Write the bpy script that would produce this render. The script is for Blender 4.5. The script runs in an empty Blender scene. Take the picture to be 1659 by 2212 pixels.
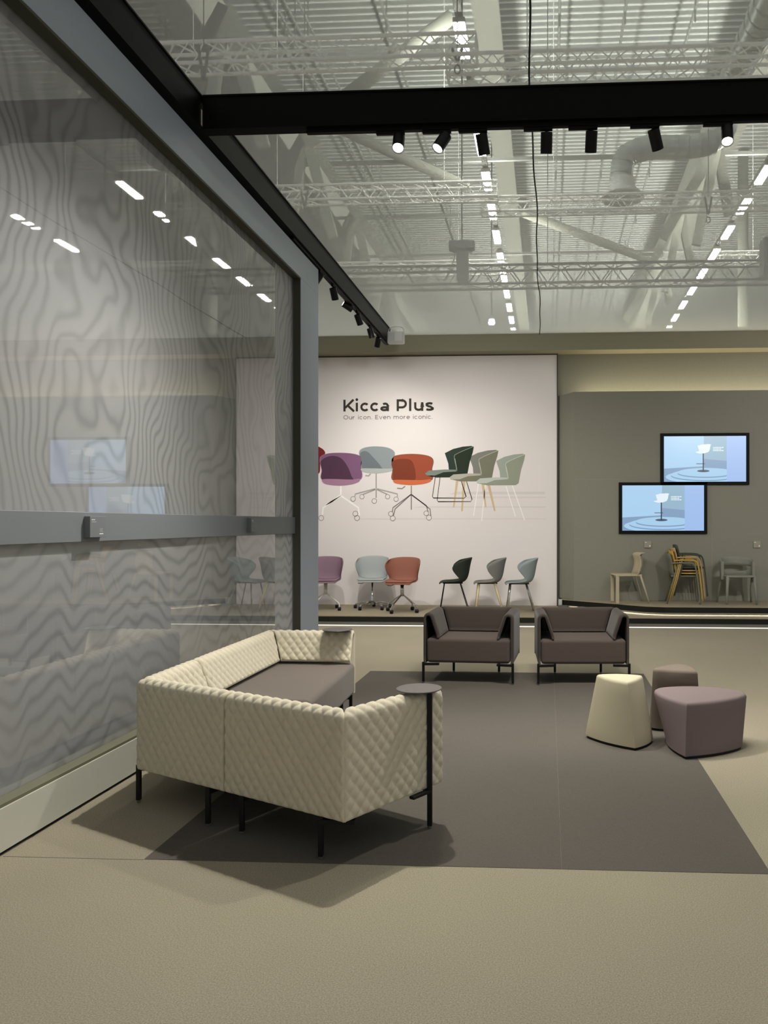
import bpy, math, random
import numpy as np
from mathutils import Vector, Matrix
random.seed(7)
PI = math.pi
SC = bpy.context.scene
COL = SC.collection

# ------------------------------------------------------------------ camera
F, CX, CY, EYE = 1662.0, 1095.0, 1131.0, 1.5          # focal length and principal point of the 1659x2212 frame
YAW = math.atan((1183 - CX) / F)
cam = bpy.data.cameras.new('camera'); camo = bpy.data.objects.new('camera', cam); COL.objects.link(camo)
cam.sensor_fit = 'VERTICAL'; cam.sensor_height = 24.0; cam.lens = 24.0 * F / 2212
cam.shift_x = (1659 / 2 - CX) / 2212; cam.shift_y = (CY - 1106) / 2212
cam.clip_start = 0.05; cam.clip_end = 300
camo.location = (0, 0, EYE); camo.rotation_euler = (PI / 2, 0, YAW)
SC.camera = camo
# ------------------------------------------------------------------ colour management
vs = SC.view_settings
vs.view_transform = 'Standard'; vs.look = 'None'; vs.exposure = 0.0; vs.gamma = 1.0; vs.use_curve_mapping = False
# ------------------------------------------------------------------ world: the soft light of the hall around the stand
w = bpy.data.worlds.new('hall_ambience'); SC.world = w; w.use_nodes = True
w.node_tree.nodes['Background'].inputs['Color'].default_value = (1.0, 1.0, 0.97, 1)
w.node_tree.nodes['Background'].inputs['Strength'].default_value = 0.40
SC.cycles.max_bounces = 6; SC.cycles.diffuse_bounces = 3; SC.cycles.transparent_max_bounces = 12
SC.cycles.caustics_reflective = False; SC.cycles.caustics_refractive = False
SC.cycles.sample_clamp_indirect = 4
SPOT_W = 480.0          # watts of the bright head over the sofa
WARM = (1.0, 0.95, 0.86)

# ------------------------------------------------------------------ measuring helpers
_ca, _sa = math.cos(YAW), math.sin(YAW)
def _ray(u, v):
    t = (u - CX) / F
    return (-_sa + _ca * t, _ca + _sa * t, (CY - v) / F)
def at(u, v, Y):                     # point of a photograph pixel on the upright plane at depth Y
    x, y, z = _ray(u, v); k = Y / y
    return Vector((x * k, Y, EYE + z * k))
def onz(u, v, Z):                    # point of a pixel on the level plane at height Z
    x, y, z = _ray(u, v); k = (Z - EYE) / z
    return Vector((x * k, y * k, Z))

# ------------------------------------------------------------------ materials
def lin(c):
    c = c / 255.0
    return c / 12.92 if c <= 0.04045 else ((c + 0.055) / 1.055) ** 2.4
def rgb(r, g, b): return (lin(r), lin(g), lin(b), 1)
def mat(name, col, rough=0.6, metal=0.0, emit=None, es=0.0, spec=0.5, grain=0.0, gscale=400, bump=0.0, bscale=300, sheen=0.0, coord='Object'):
    m = bpy.data.materials.new(name); m.use_nodes = True
    nt = m.node_tree; b = nt.nodes['Principled BSDF']
    b.inputs['Base Color'].default_value = col
    b.inputs['Roughness'].default_value = rough; b.inputs['Metallic'].default_value = metal
    b.inputs['Specular IOR Level'].default_value = spec
    if sheen: b.inputs['Sheen Weight'].default_value = sheen
    if emit: b.inputs['Emission Color'].default_value = emit; b.inputs['Emission Strength'].default_value = es
    if grain or bump:
        tc = nt.nodes.new('ShaderNodeTexCoord')
        if grain:
            n = nt.nodes.new('ShaderNodeTexNoise'); n.inputs['Scale'].default_value = gscale; n.inputs['Detail'].default_value = 3
            nt.links.new(tc.outputs[coord], n.inputs['Vector'])
            r = nt.nodes.new('ShaderNodeValToRGB')
            r.color_ramp.elements[0].position = 0.3; r.color_ramp.elements[1].position = 0.7
            lo = [max(0, c * (1 - grain)) for c in col[:3]] + [1]; hi = [min(1, c * (1 + grain)) for c in col[:3]] + [1]
            r.color_ramp.elements[0].color = lo; r.color_ramp.elements[1].color = hi
            nt.links.new(n.outputs['Fac'], r.inputs['Fac']); nt.links.new(r.outputs['Color'], b.inputs['Base Color'])
        if bump:
            n2 = nt.nodes.new('ShaderNodeTexNoise'); n2.inputs['Scale'].default_value = bscale; n2.inputs['Detail'].default_value = 2
            nt.links.new(tc.outputs[coord], n2.inputs['Vector'])
            bp = nt.nodes.new('ShaderNodeBump'); bp.inputs['Strength'].default_value = bump; bp.inputs['Distance'].default_value = 0.002
            nt.links.new(n2.outputs['Fac'], bp.inputs['Height']); nt.links.new(bp.outputs['Normal'], b.inputs['Normal'])
    return m

def carpet(name, col, grain):
    m = mat(name, col, 0.95, spec=0.15)
    nt = m.node_tree; b = nt.nodes['Principled BSDF']; tc = nt.nodes.new('ShaderNodeTexCoord')
    n = nt.nodes.new('ShaderNodeTexNoise'); n.inputs['Scale'].default_value = 190; n.inputs['Detail'].default_value = 4; n.inputs['Roughness'].default_value = 0.75
    n2 = nt.nodes.new('ShaderNodeTexNoise'); n2.inputs['Scale'].default_value = 0.9; n2.inputs['Detail'].default_value = 3
    nt.links.new(tc.outputs['Object'], n.inputs['Vector']); nt.links.new(tc.outputs['Object'], n2.inputs['Vector'])
    r = nt.nodes.new('ShaderNodeValToRGB'); r.color_ramp.elements[0].position = 0.36; r.color_ramp.elements[1].position = 0.64
    r.color_ramp.elements[0].color = [c * (1 - grain) for c in col[:3]] + [1]
    r.color_ramp.elements[1].color = [c * (1 + grain) for c in col[:3]] + [1]
    nt.links.new(n.outputs['Fac'], r.inputs['Fac'])
    mx = nt.nodes.new('ShaderNodeMix'); mx.data_type = 'RGBA'; mx.blend_type = 'MULTIPLY'; mx.inputs['Factor'].default_value = 0.25
    r2 = nt.nodes.new('ShaderNodeValToRGB'); r2.color_ramp.elements[0].position = 0.35; r2.color_ramp.elements[1].position = 0.65
    r2.color_ramp.elements[0].color = (0.72, 0.72, 0.72, 1); r2.color_ramp.elements[1].color = (1, 1, 1, 1)
    nt.links.new(n2.outputs['Fac'], r2.inputs['Fac'])
    nt.links.new(r.outputs['Color'], mx.inputs['A']); nt.links.new(r2.outputs['Color'], mx.inputs['B'])
    nt.links.new(mx.outputs['Result'], b.inputs['Base Color'])
    bp = nt.nodes.new('ShaderNodeBump'); bp.inputs['Strength'].default_value = 0.35; bp.inputs['Distance'].default_value = 0.003
    nt.links.new(n.outputs['Fac'], bp.inputs['Height']); nt.links.new(bp.outputs['Normal'], b.inputs['Normal'])
    return m

M = {}
M['carpet'] = carpet('beige_carpet', rgb(157, 149, 131), 0.30)
M['rug'] = carpet('dark_carpet', rgb(96, 91, 85), 0.14)
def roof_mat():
    m = mat('rib_shaded_roof_deck', rgb(170, 172, 160), 0.7); nt = m.node_tree; b = nt.nodes['Principled BSDF']
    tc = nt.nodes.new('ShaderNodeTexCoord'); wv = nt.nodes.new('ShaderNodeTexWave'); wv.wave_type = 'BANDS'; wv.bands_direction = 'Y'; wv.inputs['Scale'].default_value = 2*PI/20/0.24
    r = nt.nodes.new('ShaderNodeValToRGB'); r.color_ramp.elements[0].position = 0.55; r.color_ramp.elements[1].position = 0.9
    r.color_ramp.elements[0].color = rgb(142, 145, 141); r.color_ramp.elements[1].color = rgb(190, 193, 188)  # shading of the ribs put into the colour as light and dark stripes
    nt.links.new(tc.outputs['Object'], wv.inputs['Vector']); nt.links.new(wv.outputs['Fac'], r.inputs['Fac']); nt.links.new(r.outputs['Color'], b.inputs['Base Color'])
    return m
M['platcarpet'] = carpet('platform_carpet', rgb(150, 140, 120), 0.12)
M['frame'] = mat('grey_frame_paint', rgb(162, 173, 187), 0.5, spec=0.4)
M['rail'] = mat('grey_rail_paint', rgb(122, 127, 132), 0.5, spec=0.3)
M['reveal'] = mat('dark_reveal_paint', rgb(70, 70, 60), 0.7)
M['ledge'] = mat('ledge_paint', rgb(112, 112, 92), 0.6)
M['baseboard'] = mat('cream_baseboard_paint', rgb(200, 200, 188), 0.5)
M['gap'] = mat('black_shadow_gap', rgb(10, 10, 10), 0.8)
M['beam'] = mat('black_beam_paint', rgb(6, 6, 6), 0.6, spec=0.12)
M['track'] = mat('black_track', rgb(8, 8, 8), 0.6, spec=0.15)
M['can'] = mat('black_lamp_housing', rgb(9, 9, 10), 0.45, spec=0.3)
M['lens'] = mat('lamp_lens', rgb(255, 250, 235), 0.3, emit=(1, 0.97, 0.88, 1), es=9)
M['lens_dim'] = mat('lamp_lens_edge', rgb(255, 250, 235), 0.3, emit=(1, 0.97, 0.88, 1), es=3)
M['header'] = mat('olive_fascia', rgb(148, 144, 124), 0.8, spec=0.2)
M['backpanel'] = mat('taupe_wall_panel', rgb(130, 129, 117), 0.8, spec=0.2, grain=0.04, gscale=60)
M['whitewall'] = mat('printed_white_sheet', rgb(226, 220, 219), 0.75, spec=0.2)
M['printedge'] = mat('dark_sheet_edge', rgb(60, 52, 50), 0.6)
M['fascia'] = mat('black_glossy_fascia', rgb(14, 17, 15), 0.25)
M['alu'] = mat('brushed_aluminium', rgb(150, 150, 145), 0.3, 0.8)
M['led'] = mat('led_strip', rgb(255, 250, 225), 0.5, emit=(1, 0.97, 0.85, 1), es=1.4)
M['led_under'] = mat('under_fascia_led', rgb(255, 250, 225), 0.5, emit=(1, 0.97, 0.85, 1), es=20)
M['led_bright'] = mat('cove_led', rgb(255, 246, 215), 0.5, emit=(1, 0.86, 0.55, 1), es=6)
M['black'] = mat('black_powder_coat', rgb(12, 12, 12), 0.5, spec=0.3)
M['disc'] = mat('dark_grey_table_top', rgb(84, 78, 78), 0.45, spec=0.5)
M['quilt'] = mat('cream_quilted_fabric', rgb(208, 200, 178), 0.85, spec=0.2, sheen=0.2, grain=0.05, gscale=900)
M['quilt_in'] = mat('cream_lining', rgb(170, 160, 132), 0.9, spec=0.1)
M['taupe'] = mat('taupe_wool', rgb(107, 99, 92), 0.95, spec=0.1, sheen=0.15, grain=0.10, gscale=700)
M['taupe_c'] = mat('dark_taupe_wool', rgb(88, 78, 73), 0.95, spec=0.1, sheen=0.15, grain=0.10, gscale=700)
M['taupe_d'] = mat('taupe_wool_shell', rgb(71, 63, 58), 0.95, spec=0.1, sheen=0.2, grain=0.08, gscale=700)
M['dark'] = mat('black_lining', rgb(22, 20, 19), 0.9)
M['pouf_cream'] = mat('cream_felt', rgb(190, 183, 158), 0.95, spec=0.1, grain=0.04, gscale=500)
M['pouf_mauve'] = mat('mauve_grey_felt', rgb(126, 113, 114), 0.95, spec=0.1, grain=0.07, gscale=600)
M['pouf_taupe'] = mat('taupe_felt', rgb(122, 112, 102), 0.95, spec=0.1, grain=0.06, gscale=600)
M['chrome'] = mat('chrome', rgb(200, 200, 198), 0.12, 1.0)
M['white_metal'] = mat('white_metal', rgb(205, 200, 192), 0.4)
M['truss'] = mat('aluminium_truss', rgb(240, 242, 238), 0.4)
M['darktruss'] = mat('dark_truss', rgb(42, 44, 44), 0.5, 0.2)
M['galv'] = mat('galvanised_duct', rgb(170, 175, 172), 0.35, 0.6)
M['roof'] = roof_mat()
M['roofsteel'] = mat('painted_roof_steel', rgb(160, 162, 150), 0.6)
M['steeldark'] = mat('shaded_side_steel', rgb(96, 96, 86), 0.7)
M['pipe'] = mat('grey_pipe', rgb(118, 120, 114), 0.6)
M['hallwall'] = mat('hall_wall_paint', rgb(168, 170, 170), 0.8)
M['tube'] = mat('hall_luminaire_tube', rgb(255, 255, 240), 0.5, emit=(1, 1, 0.90, 1), es=100)
M['cable'] = mat('black_cable', rgb(30, 30, 30), 0.7)
M['whiteplastic'] = mat('white_plastic', rgb(205, 205, 205), 0.35)
M['plate'] = mat('grey_label_plate', rgb(118, 122, 126), 0.5)
M['plate_taupe'] = mat('taupe_label_plate', rgb(142, 136, 120), 0.5)
M['mark'] = mat('white_print', rgb(225, 225, 225), 0.6)
M['bezel'] = mat('black_screen_bezel', rgb(4, 4, 6), 0.6, spec=0.15)

# ------------------------------------------------------------------ mesh helpers
def obj(name, verts, faces, m, parent=None, smooth=False, bevel=0.0, seg=2, auto=None):
    me = bpy.data.meshes.new(name); me.from_pydata([tuple(v) for v in verts], [], [tuple(f) for f in faces])
    me.materials.append(m); me.validate(); me.update()
    if smooth: me.polygons.foreach_set('use_smooth', [True] * len(me.polygons))
    o = bpy.data.objects.new(name, me); COL.objects.link(o)
    if parent: o.parent = parent
    if bevel:
        b = o.modifiers.new('bevel', 'BEVEL'); b.width = bevel; b.segments = seg; b.limit_method = 'ANGLE'; b.angle_limit = 0.6
        me.polygons.foreach_set('use_smooth', [True] * len(me.polygons))
        wn = o.modifiers.new('wn', 'WEIGHTED_NORMAL'); wn.keep_sharp = True
    return o
class MB:
    def __init__(s): s.v = []; s.f = []
    def add(s, v, f):
        n = len(s.v); s.v += [tuple(p) for p in v]; s.f += [tuple(i + n for i in q) for q in f]; return s
    def box(s, x0, x1, y0, y1, z0, z1):
        return s.add([(x0,y0,z0),(x1,y0,z0),(x1,y1,z0),(x0,y1,z0),(x0,y0,z1),(x1,y0,z1),(x1,y1,z1),(x0,y1,z1)],
              [(0,3,2,1),(4,5,6,7),(0,1,5,4),(1,2,6,5),(2,3,7,6),(3,0,4,7)])
    def prism(s, pts, z0, z1):
        n = len(pts); a = sum(pts[i][0]*pts[(i+1)%n][1]-pts[(i+1)%n][0]*pts[i][1] for i in range(n))
        if a < 0: pts = pts[::-1]
        v = [(p[0], p[1], z0) for p in pts] + [(p[0], p[1], z1) for p in pts]
        return s.add(v, [tuple(range(n))[::-1], tuple(range(n, 2*n))] + [(i, (i+1)%n, n+(i+1)%n, n+i) for i in range(n)])
    def tube(s, path, r, n=8, cap=True, rx=None):
        path = [Vector(p) for p in path]; rs = r if isinstance(r, (list, tuple)) else [r]*len(path)
        v = []; up = None
        for i, p in enumerate(path):
            t = (path[min(i+1, len(path)-1)] - path[max(i-1, 0)]).normalized()
            if up is None:
                up = Vector((0,0,1)) if abs(t.z) < 0.9 else Vector((1,0,0))
            a = t.cross(up)
            if a.length < 1e-5: a = t.cross(Vector((0,1,0)))
            a.normalize(); b = a.cross(t).normalized(); up = b
            for k in range(n):
                an = 2*PI*k/n; v.append(p + a*math.cos(an)*rs[i] + b*math.sin(an)*rs[i]*(rx or 1))
        f = []
        for i in range(len(path)-1):
            for k in range(n): f.append((i*n+k, (i+1)*n+k, (i+1)*n+(k+1)%n, i*n+(k+1)%n))
        if cap: f.append(tuple(range(n))); f.append(tuple(range((len(path)-1)*n, len(path)*n))[::-1])
        return s.add(v, f)
    def bar(s, p, q, wd, hg, up=(0,0,1)):
        p, q = Vector(p), Vector(q); t = (q-p).normalized(); a = t.cross(Vector(up))
        if a.length < 1e-4: a = t.cross(Vector((1,0,0)))
        a.normalize(); b = a.cross(t).normalized(); a *= wd/2; b *= hg/2
        v = [p-a-b, p+a-b, p+a+b, p-a+b, q-a-b, q+a-b, q+a+b, q-a+b]
        return s.add(v, [(0,1,2,3),(4,7,6,5),(0,4,5,1),(1,5,6,2),(2,6,7,3),(3,7,4,0)])
    def lathe(s, prof, c=(0,0,0), n=32, Mx=None):
        c = Vector(c); v = []
        for r, z in prof:
            for k in range(n):
                an = 2*PI*k/n; p = Vector((r*math.cos(an), r*math.sin(an), z)); v.append((Mx @ p if Mx else p) + c)
        f = []
        for i in range(len(prof)-1):
            for k in range(n): f.append((i*n+k, i*n+(k+1)%n, (i+1)*n+(k+1)%n, (i+1)*n+k))
        f.append(tuple(range(n))[::-1]); f.append(tuple(range((len(prof)-1)*n, len(prof)*n)))
        return s.add(v, f)
    def build(s, name, m, parent=None, smooth=False, bevel=0.0, seg=2): return obj(name, s.v, s.f, m, parent, smooth, bevel, seg)
def tag(o, label=None, cat=None, group=None, kind=None):
    if label: o['label'] = label
    if cat: o['category'] = cat
    if group: o['group'] = group
    if kind: o['kind'] = kind
    return o
def thing(name, label, cat, loc=(0,0,0), rz=0, group=None):
    o = bpy.data.objects.new(name, None); COL.objects.link(o); o.empty_display_size = 0.1
    o.location = loc; o.rotation_euler = (0,0,rz)
    return tag(o, label, cat, group)
def copy_tree(o, parent=None):
    c = o.copy(); COL.objects.link(c); c.parent = parent
    for ch in list(o.children): copy_tree(ch, c)
    return c
def spline(pts, n=6, closed=False):
    P = [Vector(p) for p in pts]; out = []; N = len(P)
    rng = range(N) if closed else range(N-1)
    for i in rng:
        p0 = P[(i-1)%N] if closed or i > 0 else P[0]; p1 = P[i]; p2 = P[(i+1)%N]
        p3 = P[(i+2)%N] if closed or i+2 < N else P[-1]
        for k in range(n):
            t = k/n
            out.append(0.5*((2*p1)+(p2-p0)*t+(2*p0-5*p1+4*p2-p3)*t*t+(3*p1-p0-3*p2+p3)*t**3))
    if not closed: out.append(P[-1])
    return out
def shade(o, ang=0.6):
    return o

# ================================================================== STRUCTURE
# floor
tag(MB().box(-30, 40, -12, 70, -0.1, 0).build('floor', M['carpet']), 'beige speckled fair carpet covering the whole floor', kind='structure')
# dark carpet laid into the floor
rug = MB().box(-1.80, 0.0603, 3.345, 7.74, 0.0002, 0.002).build('carpet_sheet', M['rug'], bevel=0.002)
tag(rug, 'dark taupe carpet sheet under the quilted sofa, left of the floor seam', 'carpet', 'dark carpet sheets')
rug2 = MB().box(0.0613, 0.955, 3.345, 7.74, 0.0002, 0.002).build('carpet_sheet', M['rug'], bevel=0.002)
tag(rug2, 'dark taupe carpet sheet under the poufs, right of the floor seam', 'carpet', 'dark carpet sheets')
# seam in the beige carpet
s_ = MB().box(-2.45, -1.80, 3.340, 3.343, 0.0, 0.0012).build('trim_3', M['ledge']); tag(s_, 'thin carpet seam running to the left wall', kind='structure')

# hall roof and far wall
def roof():
    v = []; f = []; y = 4.0; prof = [(0, 0), (0.09, 0), (0.12, 0.06), (0.21, 0.06)]; pitch = 0.24; n = 0
    while y < 64:
        for dy, dz in prof: v += [(-32, y+dy, 14-dz), (42, y+dy, 14-dz)]
        y += pitch
    N = len(v)//2
    for i in range(N-1): f.append((2*i, 2*i+1, 2*i+3, 2*i+2))
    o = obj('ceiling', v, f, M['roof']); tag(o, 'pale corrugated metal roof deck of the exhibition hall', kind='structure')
roof()
tag(MB().box(-32, 42, 64, 64.3, 0, 14).build('wall_far', M['hallwall']), 'far grey wall of the exhibition hall', kind='structure')

# left glazed wall of the stand
WX = -2.46; GX = -2.535
def mesh_fabric():
    m = bpy.data.materials.new('moire_mesh_fabric'); m.use_nodes = True; nt = m.node_tree; N = nt.nodes; L = nt.links
    b = N['Principled BSDF']; b.inputs['Roughness'].default_value = 0.9; b.inputs['Specular IOR Level'].default_value = 0.1
    tc = N.new('ShaderNodeTexCoord'); sx = N.new('ShaderNodeSeparateXYZ'); L.new(tc.outputs['Object'], sx.inputs[0])
    def mth(op, a, b_=None, c=None):
        n = N.new('ShaderNodeMath'); n.operation = op
        for i, q in enumerate((a, b_, c)):
            if q is None: continue
            if isinstance(q, (int, float)): n.inputs[i].default_value = q
            else: L.new(q, n.inputs[i])
        return n.outputs[0]
    def noise(sy, sz, off, detail=1.0):
        cb = N.new('ShaderNodeCombineXYZ'); L.new(mth('MULTIPLY', sx.outputs['Y'], sy), cb.inputs[0]); L.new(mth('MULTIPLY', sx.outputs['Z'], sz), cb.inputs[1]); cb.inputs[2].default_value = off
        n = N.new('ShaderNodeTexNoise'); n.inputs['Scale'].default_value = 1; n.inputs['Detail'].default_value = detail; n.inputs['Roughness'].default_value = 0.45
        L.new(cb.outputs[0], n.inputs['Vector']); return n.outputs['Fac']
    lo = mth('ADD', mth('MULTIPLY', sx.outputs['Z'], 8.5), mth('MULTIPLY', noise(1.9, 0.3, 3.0, 2.0), 9.0))
    up = mth('ADD', mth('MULTIPLY', sx.outputs['Y'], 9.0), mth('MULTIPLY', noise(1.2, 0.9, 9.0, 2.5), 15.0))
    mr = N.new('ShaderNodeMapRange'); L.new(sx.outputs['Z'], mr.inputs['Value']); mr.inputs['From Min'].default_value = 1.2; mr.inputs['From Max'].default_value = 1.9
    hi = mth('GREATER_THAN', sx.outputs['Z'], 1.48)
    ph = mth('ADD', mth('MULTIPLY', lo, mth('SUBTRACT', 1.0, hi)), mth('MULTIPLY', up, hi))
    sn = mth('SUBTRACT', 1.0, mth('POWER', mth('MULTIPLY', mth('ADD', mth('SINE', mth('MULTIPLY', ph, 2*PI)), 1.0), 0.5), 2.4))
    # contrast fades in patches
    am = mth('MULTIPLY', noise(1.1, 1.1, 21.0, 1.0), 1.5)
    r = N.new('ShaderNodeMix'); r.data_type = 'RGBA'
    r.inputs['A'].default_value = rgb(166, 166, 168); r.inputs['B'].default_value = rgb(197, 197, 200)
    L.new(mth('ADD', mth('MULTIPLY', mth('SUBTRACT', sn, 1.0), am), 1.0), r.inputs['Factor'])
    L.new(r.outputs['Result'], b.inputs['Base Color'])
    return m
def glass_mat():
    m = bpy.data.materials.new('glass_sheet'); m.use_nodes = True; nt = m.node_tree; N = nt.nodes; L = nt.links
    N.remove(N['Principled BSDF']); out = N['Material Output']
    t = N.new('ShaderNodeBsdfTransparent'); g = N.new('ShaderNodeBsdfGlossy'); g.inputs['Roughness'].default_value = 0.015
    t.inputs['Color'].default_value = (0.96, 0.97, 0.97, 1)
    lw = N.new('ShaderNodeLayerWeight'); lw.inputs['Blend'].default_value = 0.5
    pw = N.new('ShaderNodeMath'); pw.operation = 'POWER'; L.new(lw.outputs['Facing'], pw.inputs[0]); pw.inputs[1].default_value = 4.0
    fr = N.new('ShaderNodeMath'); fr.operation = 'MULTIPLY_ADD'; L.new(pw.outputs[0], fr.inputs[0]); fr.inputs[1].default_value = 0.88; fr.inputs[2].default_value = 0.21
    mx = N.new('ShaderNodeMixShader'); L.new(fr.outputs[0], mx.inputs[0]); L.new(t.outputs[0], mx.inputs[1]); L.new(g.outputs[0], mx.inputs[2]); L.new(mx.outputs[0], out.inputs['Surface'])
    return m
M['moire'] = mesh_fabric(); M['glass'] = glass_mat()
Y0, Y1, YE = -3.0, 7.56, 8.15
fr_ = MB()
fr_.box(-2.75, WX, Y0, YE, 3.955, 4.225)          # head
fr_.box(-2.75, WX, Y1, YE, 0.0, 3.955)            # end post
wl = fr_.build('wall_left', M['frame'], bevel=0.003); tag(wl, 'grey framed glazed partition with moire mesh behind the glass', kind='structure')
MB().box(-2.60, GX-0.012, Y0, Y1, 0.2, 3.955).build('mesh_fabric', M['moire'], wl)
obj('glass_pane', [(GX, Y0, 0.235), (GX, 7.04, 0.235), (GX, 7.04, 3.94), (GX, Y0, 3.94)], [(0,1,2,3)], M['glass'], wl)
rv = MB(); rv.box(GX, WX-0.002, Y0, Y1-0.001, 3.940, 3.9545); rv.box(GX, WX-0.002, Y1-0.012, Y1-0.0005, 0.236, 3.94); rv.build('frame_reveal', M['reveal'], wl)
MB().box(GX-0.01, WX-0.052, Y0, Y1-0.013, 1.400, 1.563)  .build('middle_rail', M['rail'], wl, bevel=0.004)
rl = wl.children[-1]
MB().box(GX-0.005, WX, Y0, Y1, 0.217, 0.232).build('ledge', M['ledge'], wl)
lg = MB().box(-2.6, WX+0.004, Y0, Y1+0.3, 0.018, 0.2165).build('baseboard_left', M['baseboard'], bevel=0.003); tag(lg, 'cream baseboard panel under the glazed partition', kind='structure')
MB().box(-2.6, WX-0.012, Y0, Y1+0.3, 0.0, 0.018).build('shadow_gap', M['gap'], lg)

# back walls of the stand
HZ0, HZ1 = 4.29, 4.625
hb = MB().box(-9, 8, 12.40, 12.56, HZ0, HZ1)
hb = hb.build('trim_1', M['header']); tag(hb, 'olive fascia running along the top of the back walls', kind='structure')
MB().box(0.17, 8, 12.56, 12.72, HZ0, HZ0+0.02).build('soffit', M['header'], hb)
MB().box(-9, 0.17, 12.56, 12.72, HZ0, HZ0+0.02).build('soffit', M['header'], hb)
wb = MB(); wb.box(-9, 8, 12.72, 12.80, 0, HZ0+0.02); wb = wb.build('wall_back', M['backpanel']); tag(wb, 'taupe back wall lit by the hidden cove light', kind='structure')
# lower taupe panel with a slanted return at its left end
PT = 3.60
pl = MB(); pl.prism([(0.42, 12.30), (8, 12.30), (8, 12.36), (0.44, 12.36), (0.22, 12.715), (0.175, 12.715)], 0.2805, PT)
pl = pl.build('wall_right', M['backpanel']); tag(pl, 'taupe wall panel behind the screens with a lit cove above it', kind='structure')
for xs in (2.59,):
    MB().box(xs, xs+0.004, 12.2985, 12.3, 0.29, 1.34).build('panel_joint', M['header'], pl)
MB().box(0.43, 1.20, 12.2985, 12.3, 2.20, 2.204).build('panel_joint', M['header'], pl)
# hidden cove led
cv = MB().box(0.5, 8, 12.44, 12.47, 3.46, 3.49).build('led_strip', M['led_bright']); tag(cv, 'warm led strip hidden in the cove above the taupe panel', 'led strip')
def area(name, loc, sx, sy, power, rot, col=WARM):
    l = bpy.data.lights.new(name, 'AREA'); l.shape = 'RECTANGLE'; l.size = sx; l.size_y = sy; l.energy = power; l.color = col
    o = bpy.data.objects.new(name, l); COL.objects.link(o); o.location = loc; o.rotation_euler = rot
    return o
area('cove_light', (4.2, 12.52, 3.50), 7.4, 0.05, 30, (PI, 0, 0), (1, 0.88, 0.62))

# platforms
def platform(name, pts, z0, z1, lab, top, ledge=None):
    t = thing(name, lab, 'platform', (0, 0, 0))
    MB().prism(pts, z1-0.012, z1).build('carpet_top', M['platcarpet'], t)
    MB().prism(pts, z0, z1-0.012).build('fascia', M['fascia'], t)
    return t
lp = thing('display_platform', 'low black edged display platform along the whole back wall', 'platform')
MB().prism([(-9, 11.13), (8, 11.13), (8, 12.29), (0.17, 12.29), (0.17, 12.71), (-9, 12.71)], 0.138, 0.15).build('carpet_top', M['platcarpet'], lp)
MB().prism([(-9, 11.14), (8, 11.14), (8, 12.28), (0.17, 12.28), (0.17, 12.70), (-9, 12.70)], 0.062, 0.138).build('fascia', M['fascia'], lp)
MB().box(-9, 8, 11.15, 12.28, 0.014, 0.062).build('kick_strip', M['alu'], lp)
MB().box(-9, 8, 11.165, 12.28, 0.0, 0.013).build('led_strip', M['led'], lp)
ua, ub_, uc = onz(1215, 1291, 0.28), onz(1392, 1311, 0.28), onz(1440, 1313, 0.28)
UY = 11.40
up_pts = [(0.23, 12.60), (0.23, 12.42), (0.92, 11.90), (1.42, 11.50), (1.72, UY), (8, UY), (8, 12.295), (0.44, 12.295), (0.28, 12.60)]
upf = thing('display_platform', 'raised upper platform with angled left edge below the two screens', 'platform')
MB().prism(up_pts, 0.27, 0.28).build('carpet_top', M['platcarpet'], upf)
ins = [(0.235, 12.60), (0.235, 12.425), (0.925, 11.905), (1.425, 11.505), (1.725, UY+0.005), (7.99, UY+0.01), (7.99, 12.29), (0.44, 12.29), (0.28, 12.60)]
MB().prism(ins, 0.188, 0.27).build('fascia', M['fascia'], upf)
lip = [(0.222, 12.42), (0.915, 11.89), (1.415, 11.49), (1.72, UY-0.012), (8, UY-0.012), (8, UY+0.02), (1.73, UY+0.02), (1.43, 11.52), (0.93, 11.92), (0.23, 12.44)]
MB().prism(lip, 0.180, 0.1875).build('metal_lip', M['alu'], upf)
led = [(0.27, 12.44), (0.93, 11.94), (1.44, 11.54), (1.74, UY+0.04), (7.9, UY+0.04), (7.9, UY+0.06), (1.745, UY+0.06), (1.45, 11.56), (0.94, 11.96), (0.28, 12.46)]
MB().prism(led, 0.178, 0.187).build('led_strip', M['led_under'], upf)
MB().prism([(0.34, 12.5), (0.98, 12.05), (1.52, 11.66), (1.8, UY+0.2), (7.9, UY+0.2), (7.9, 12.25), (0.5, 12.25)], 0.151, 0.187).build('support', M['platcarpet'], upf)
MB().box(0.176, 0.229, 12.40, 12.47, 0.19, 0.279).build('end_cap', M['whiteplastic'], upf)
MB().box(0.176, 0.30, 12.38, 12.40, 0.151, 0.185).build('end_cap', M['alu'], upf)

# black beams of the stand
BZ0, BZ1 = 4.27, 4.51
def ibeam(x0, x1, y0, y1, along):
    m = MB(); t = 0.012
    if along == 'x':
        m.box(x0, x1, y0, y0+0.10, BZ0, BZ0+t); m.box(x0, x1, y0, y0+0.10, BZ1-t, BZ1); m.box(x0, x1, y0+0.008, y0+0.09, BZ0+t, BZ1-t)
    else:
        m.box(x0, x1, y0, y1, BZ0, BZ0+t); m.box(x0, x1, y0, y1, BZ1-t, BZ1); m.box(x0+0.008, x1-0.008, y0, y1, BZ0+t, BZ1-t)
    return m
cb_ = ibeam(-2.42, 5.5, 5.28, 0, 'x').build('ceiling_beam', M['beam']); tag(cb_, 'black steel crossbeam spanning the stand with the long lamp track below', 'beam')
lb_ = ibeam(-2.52, -2.422, -3, 11.78, 'y').build('ceiling_beam', M['beam']); tag(lb_, 'long black beam running above the left glazed partition to the back wall', 'beam')
MB().box(-2.4215, -2.4205, 5.262, 5.279, 4.29, 4.40).build('joint_bolt', M['white_metal'], lb_)
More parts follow.
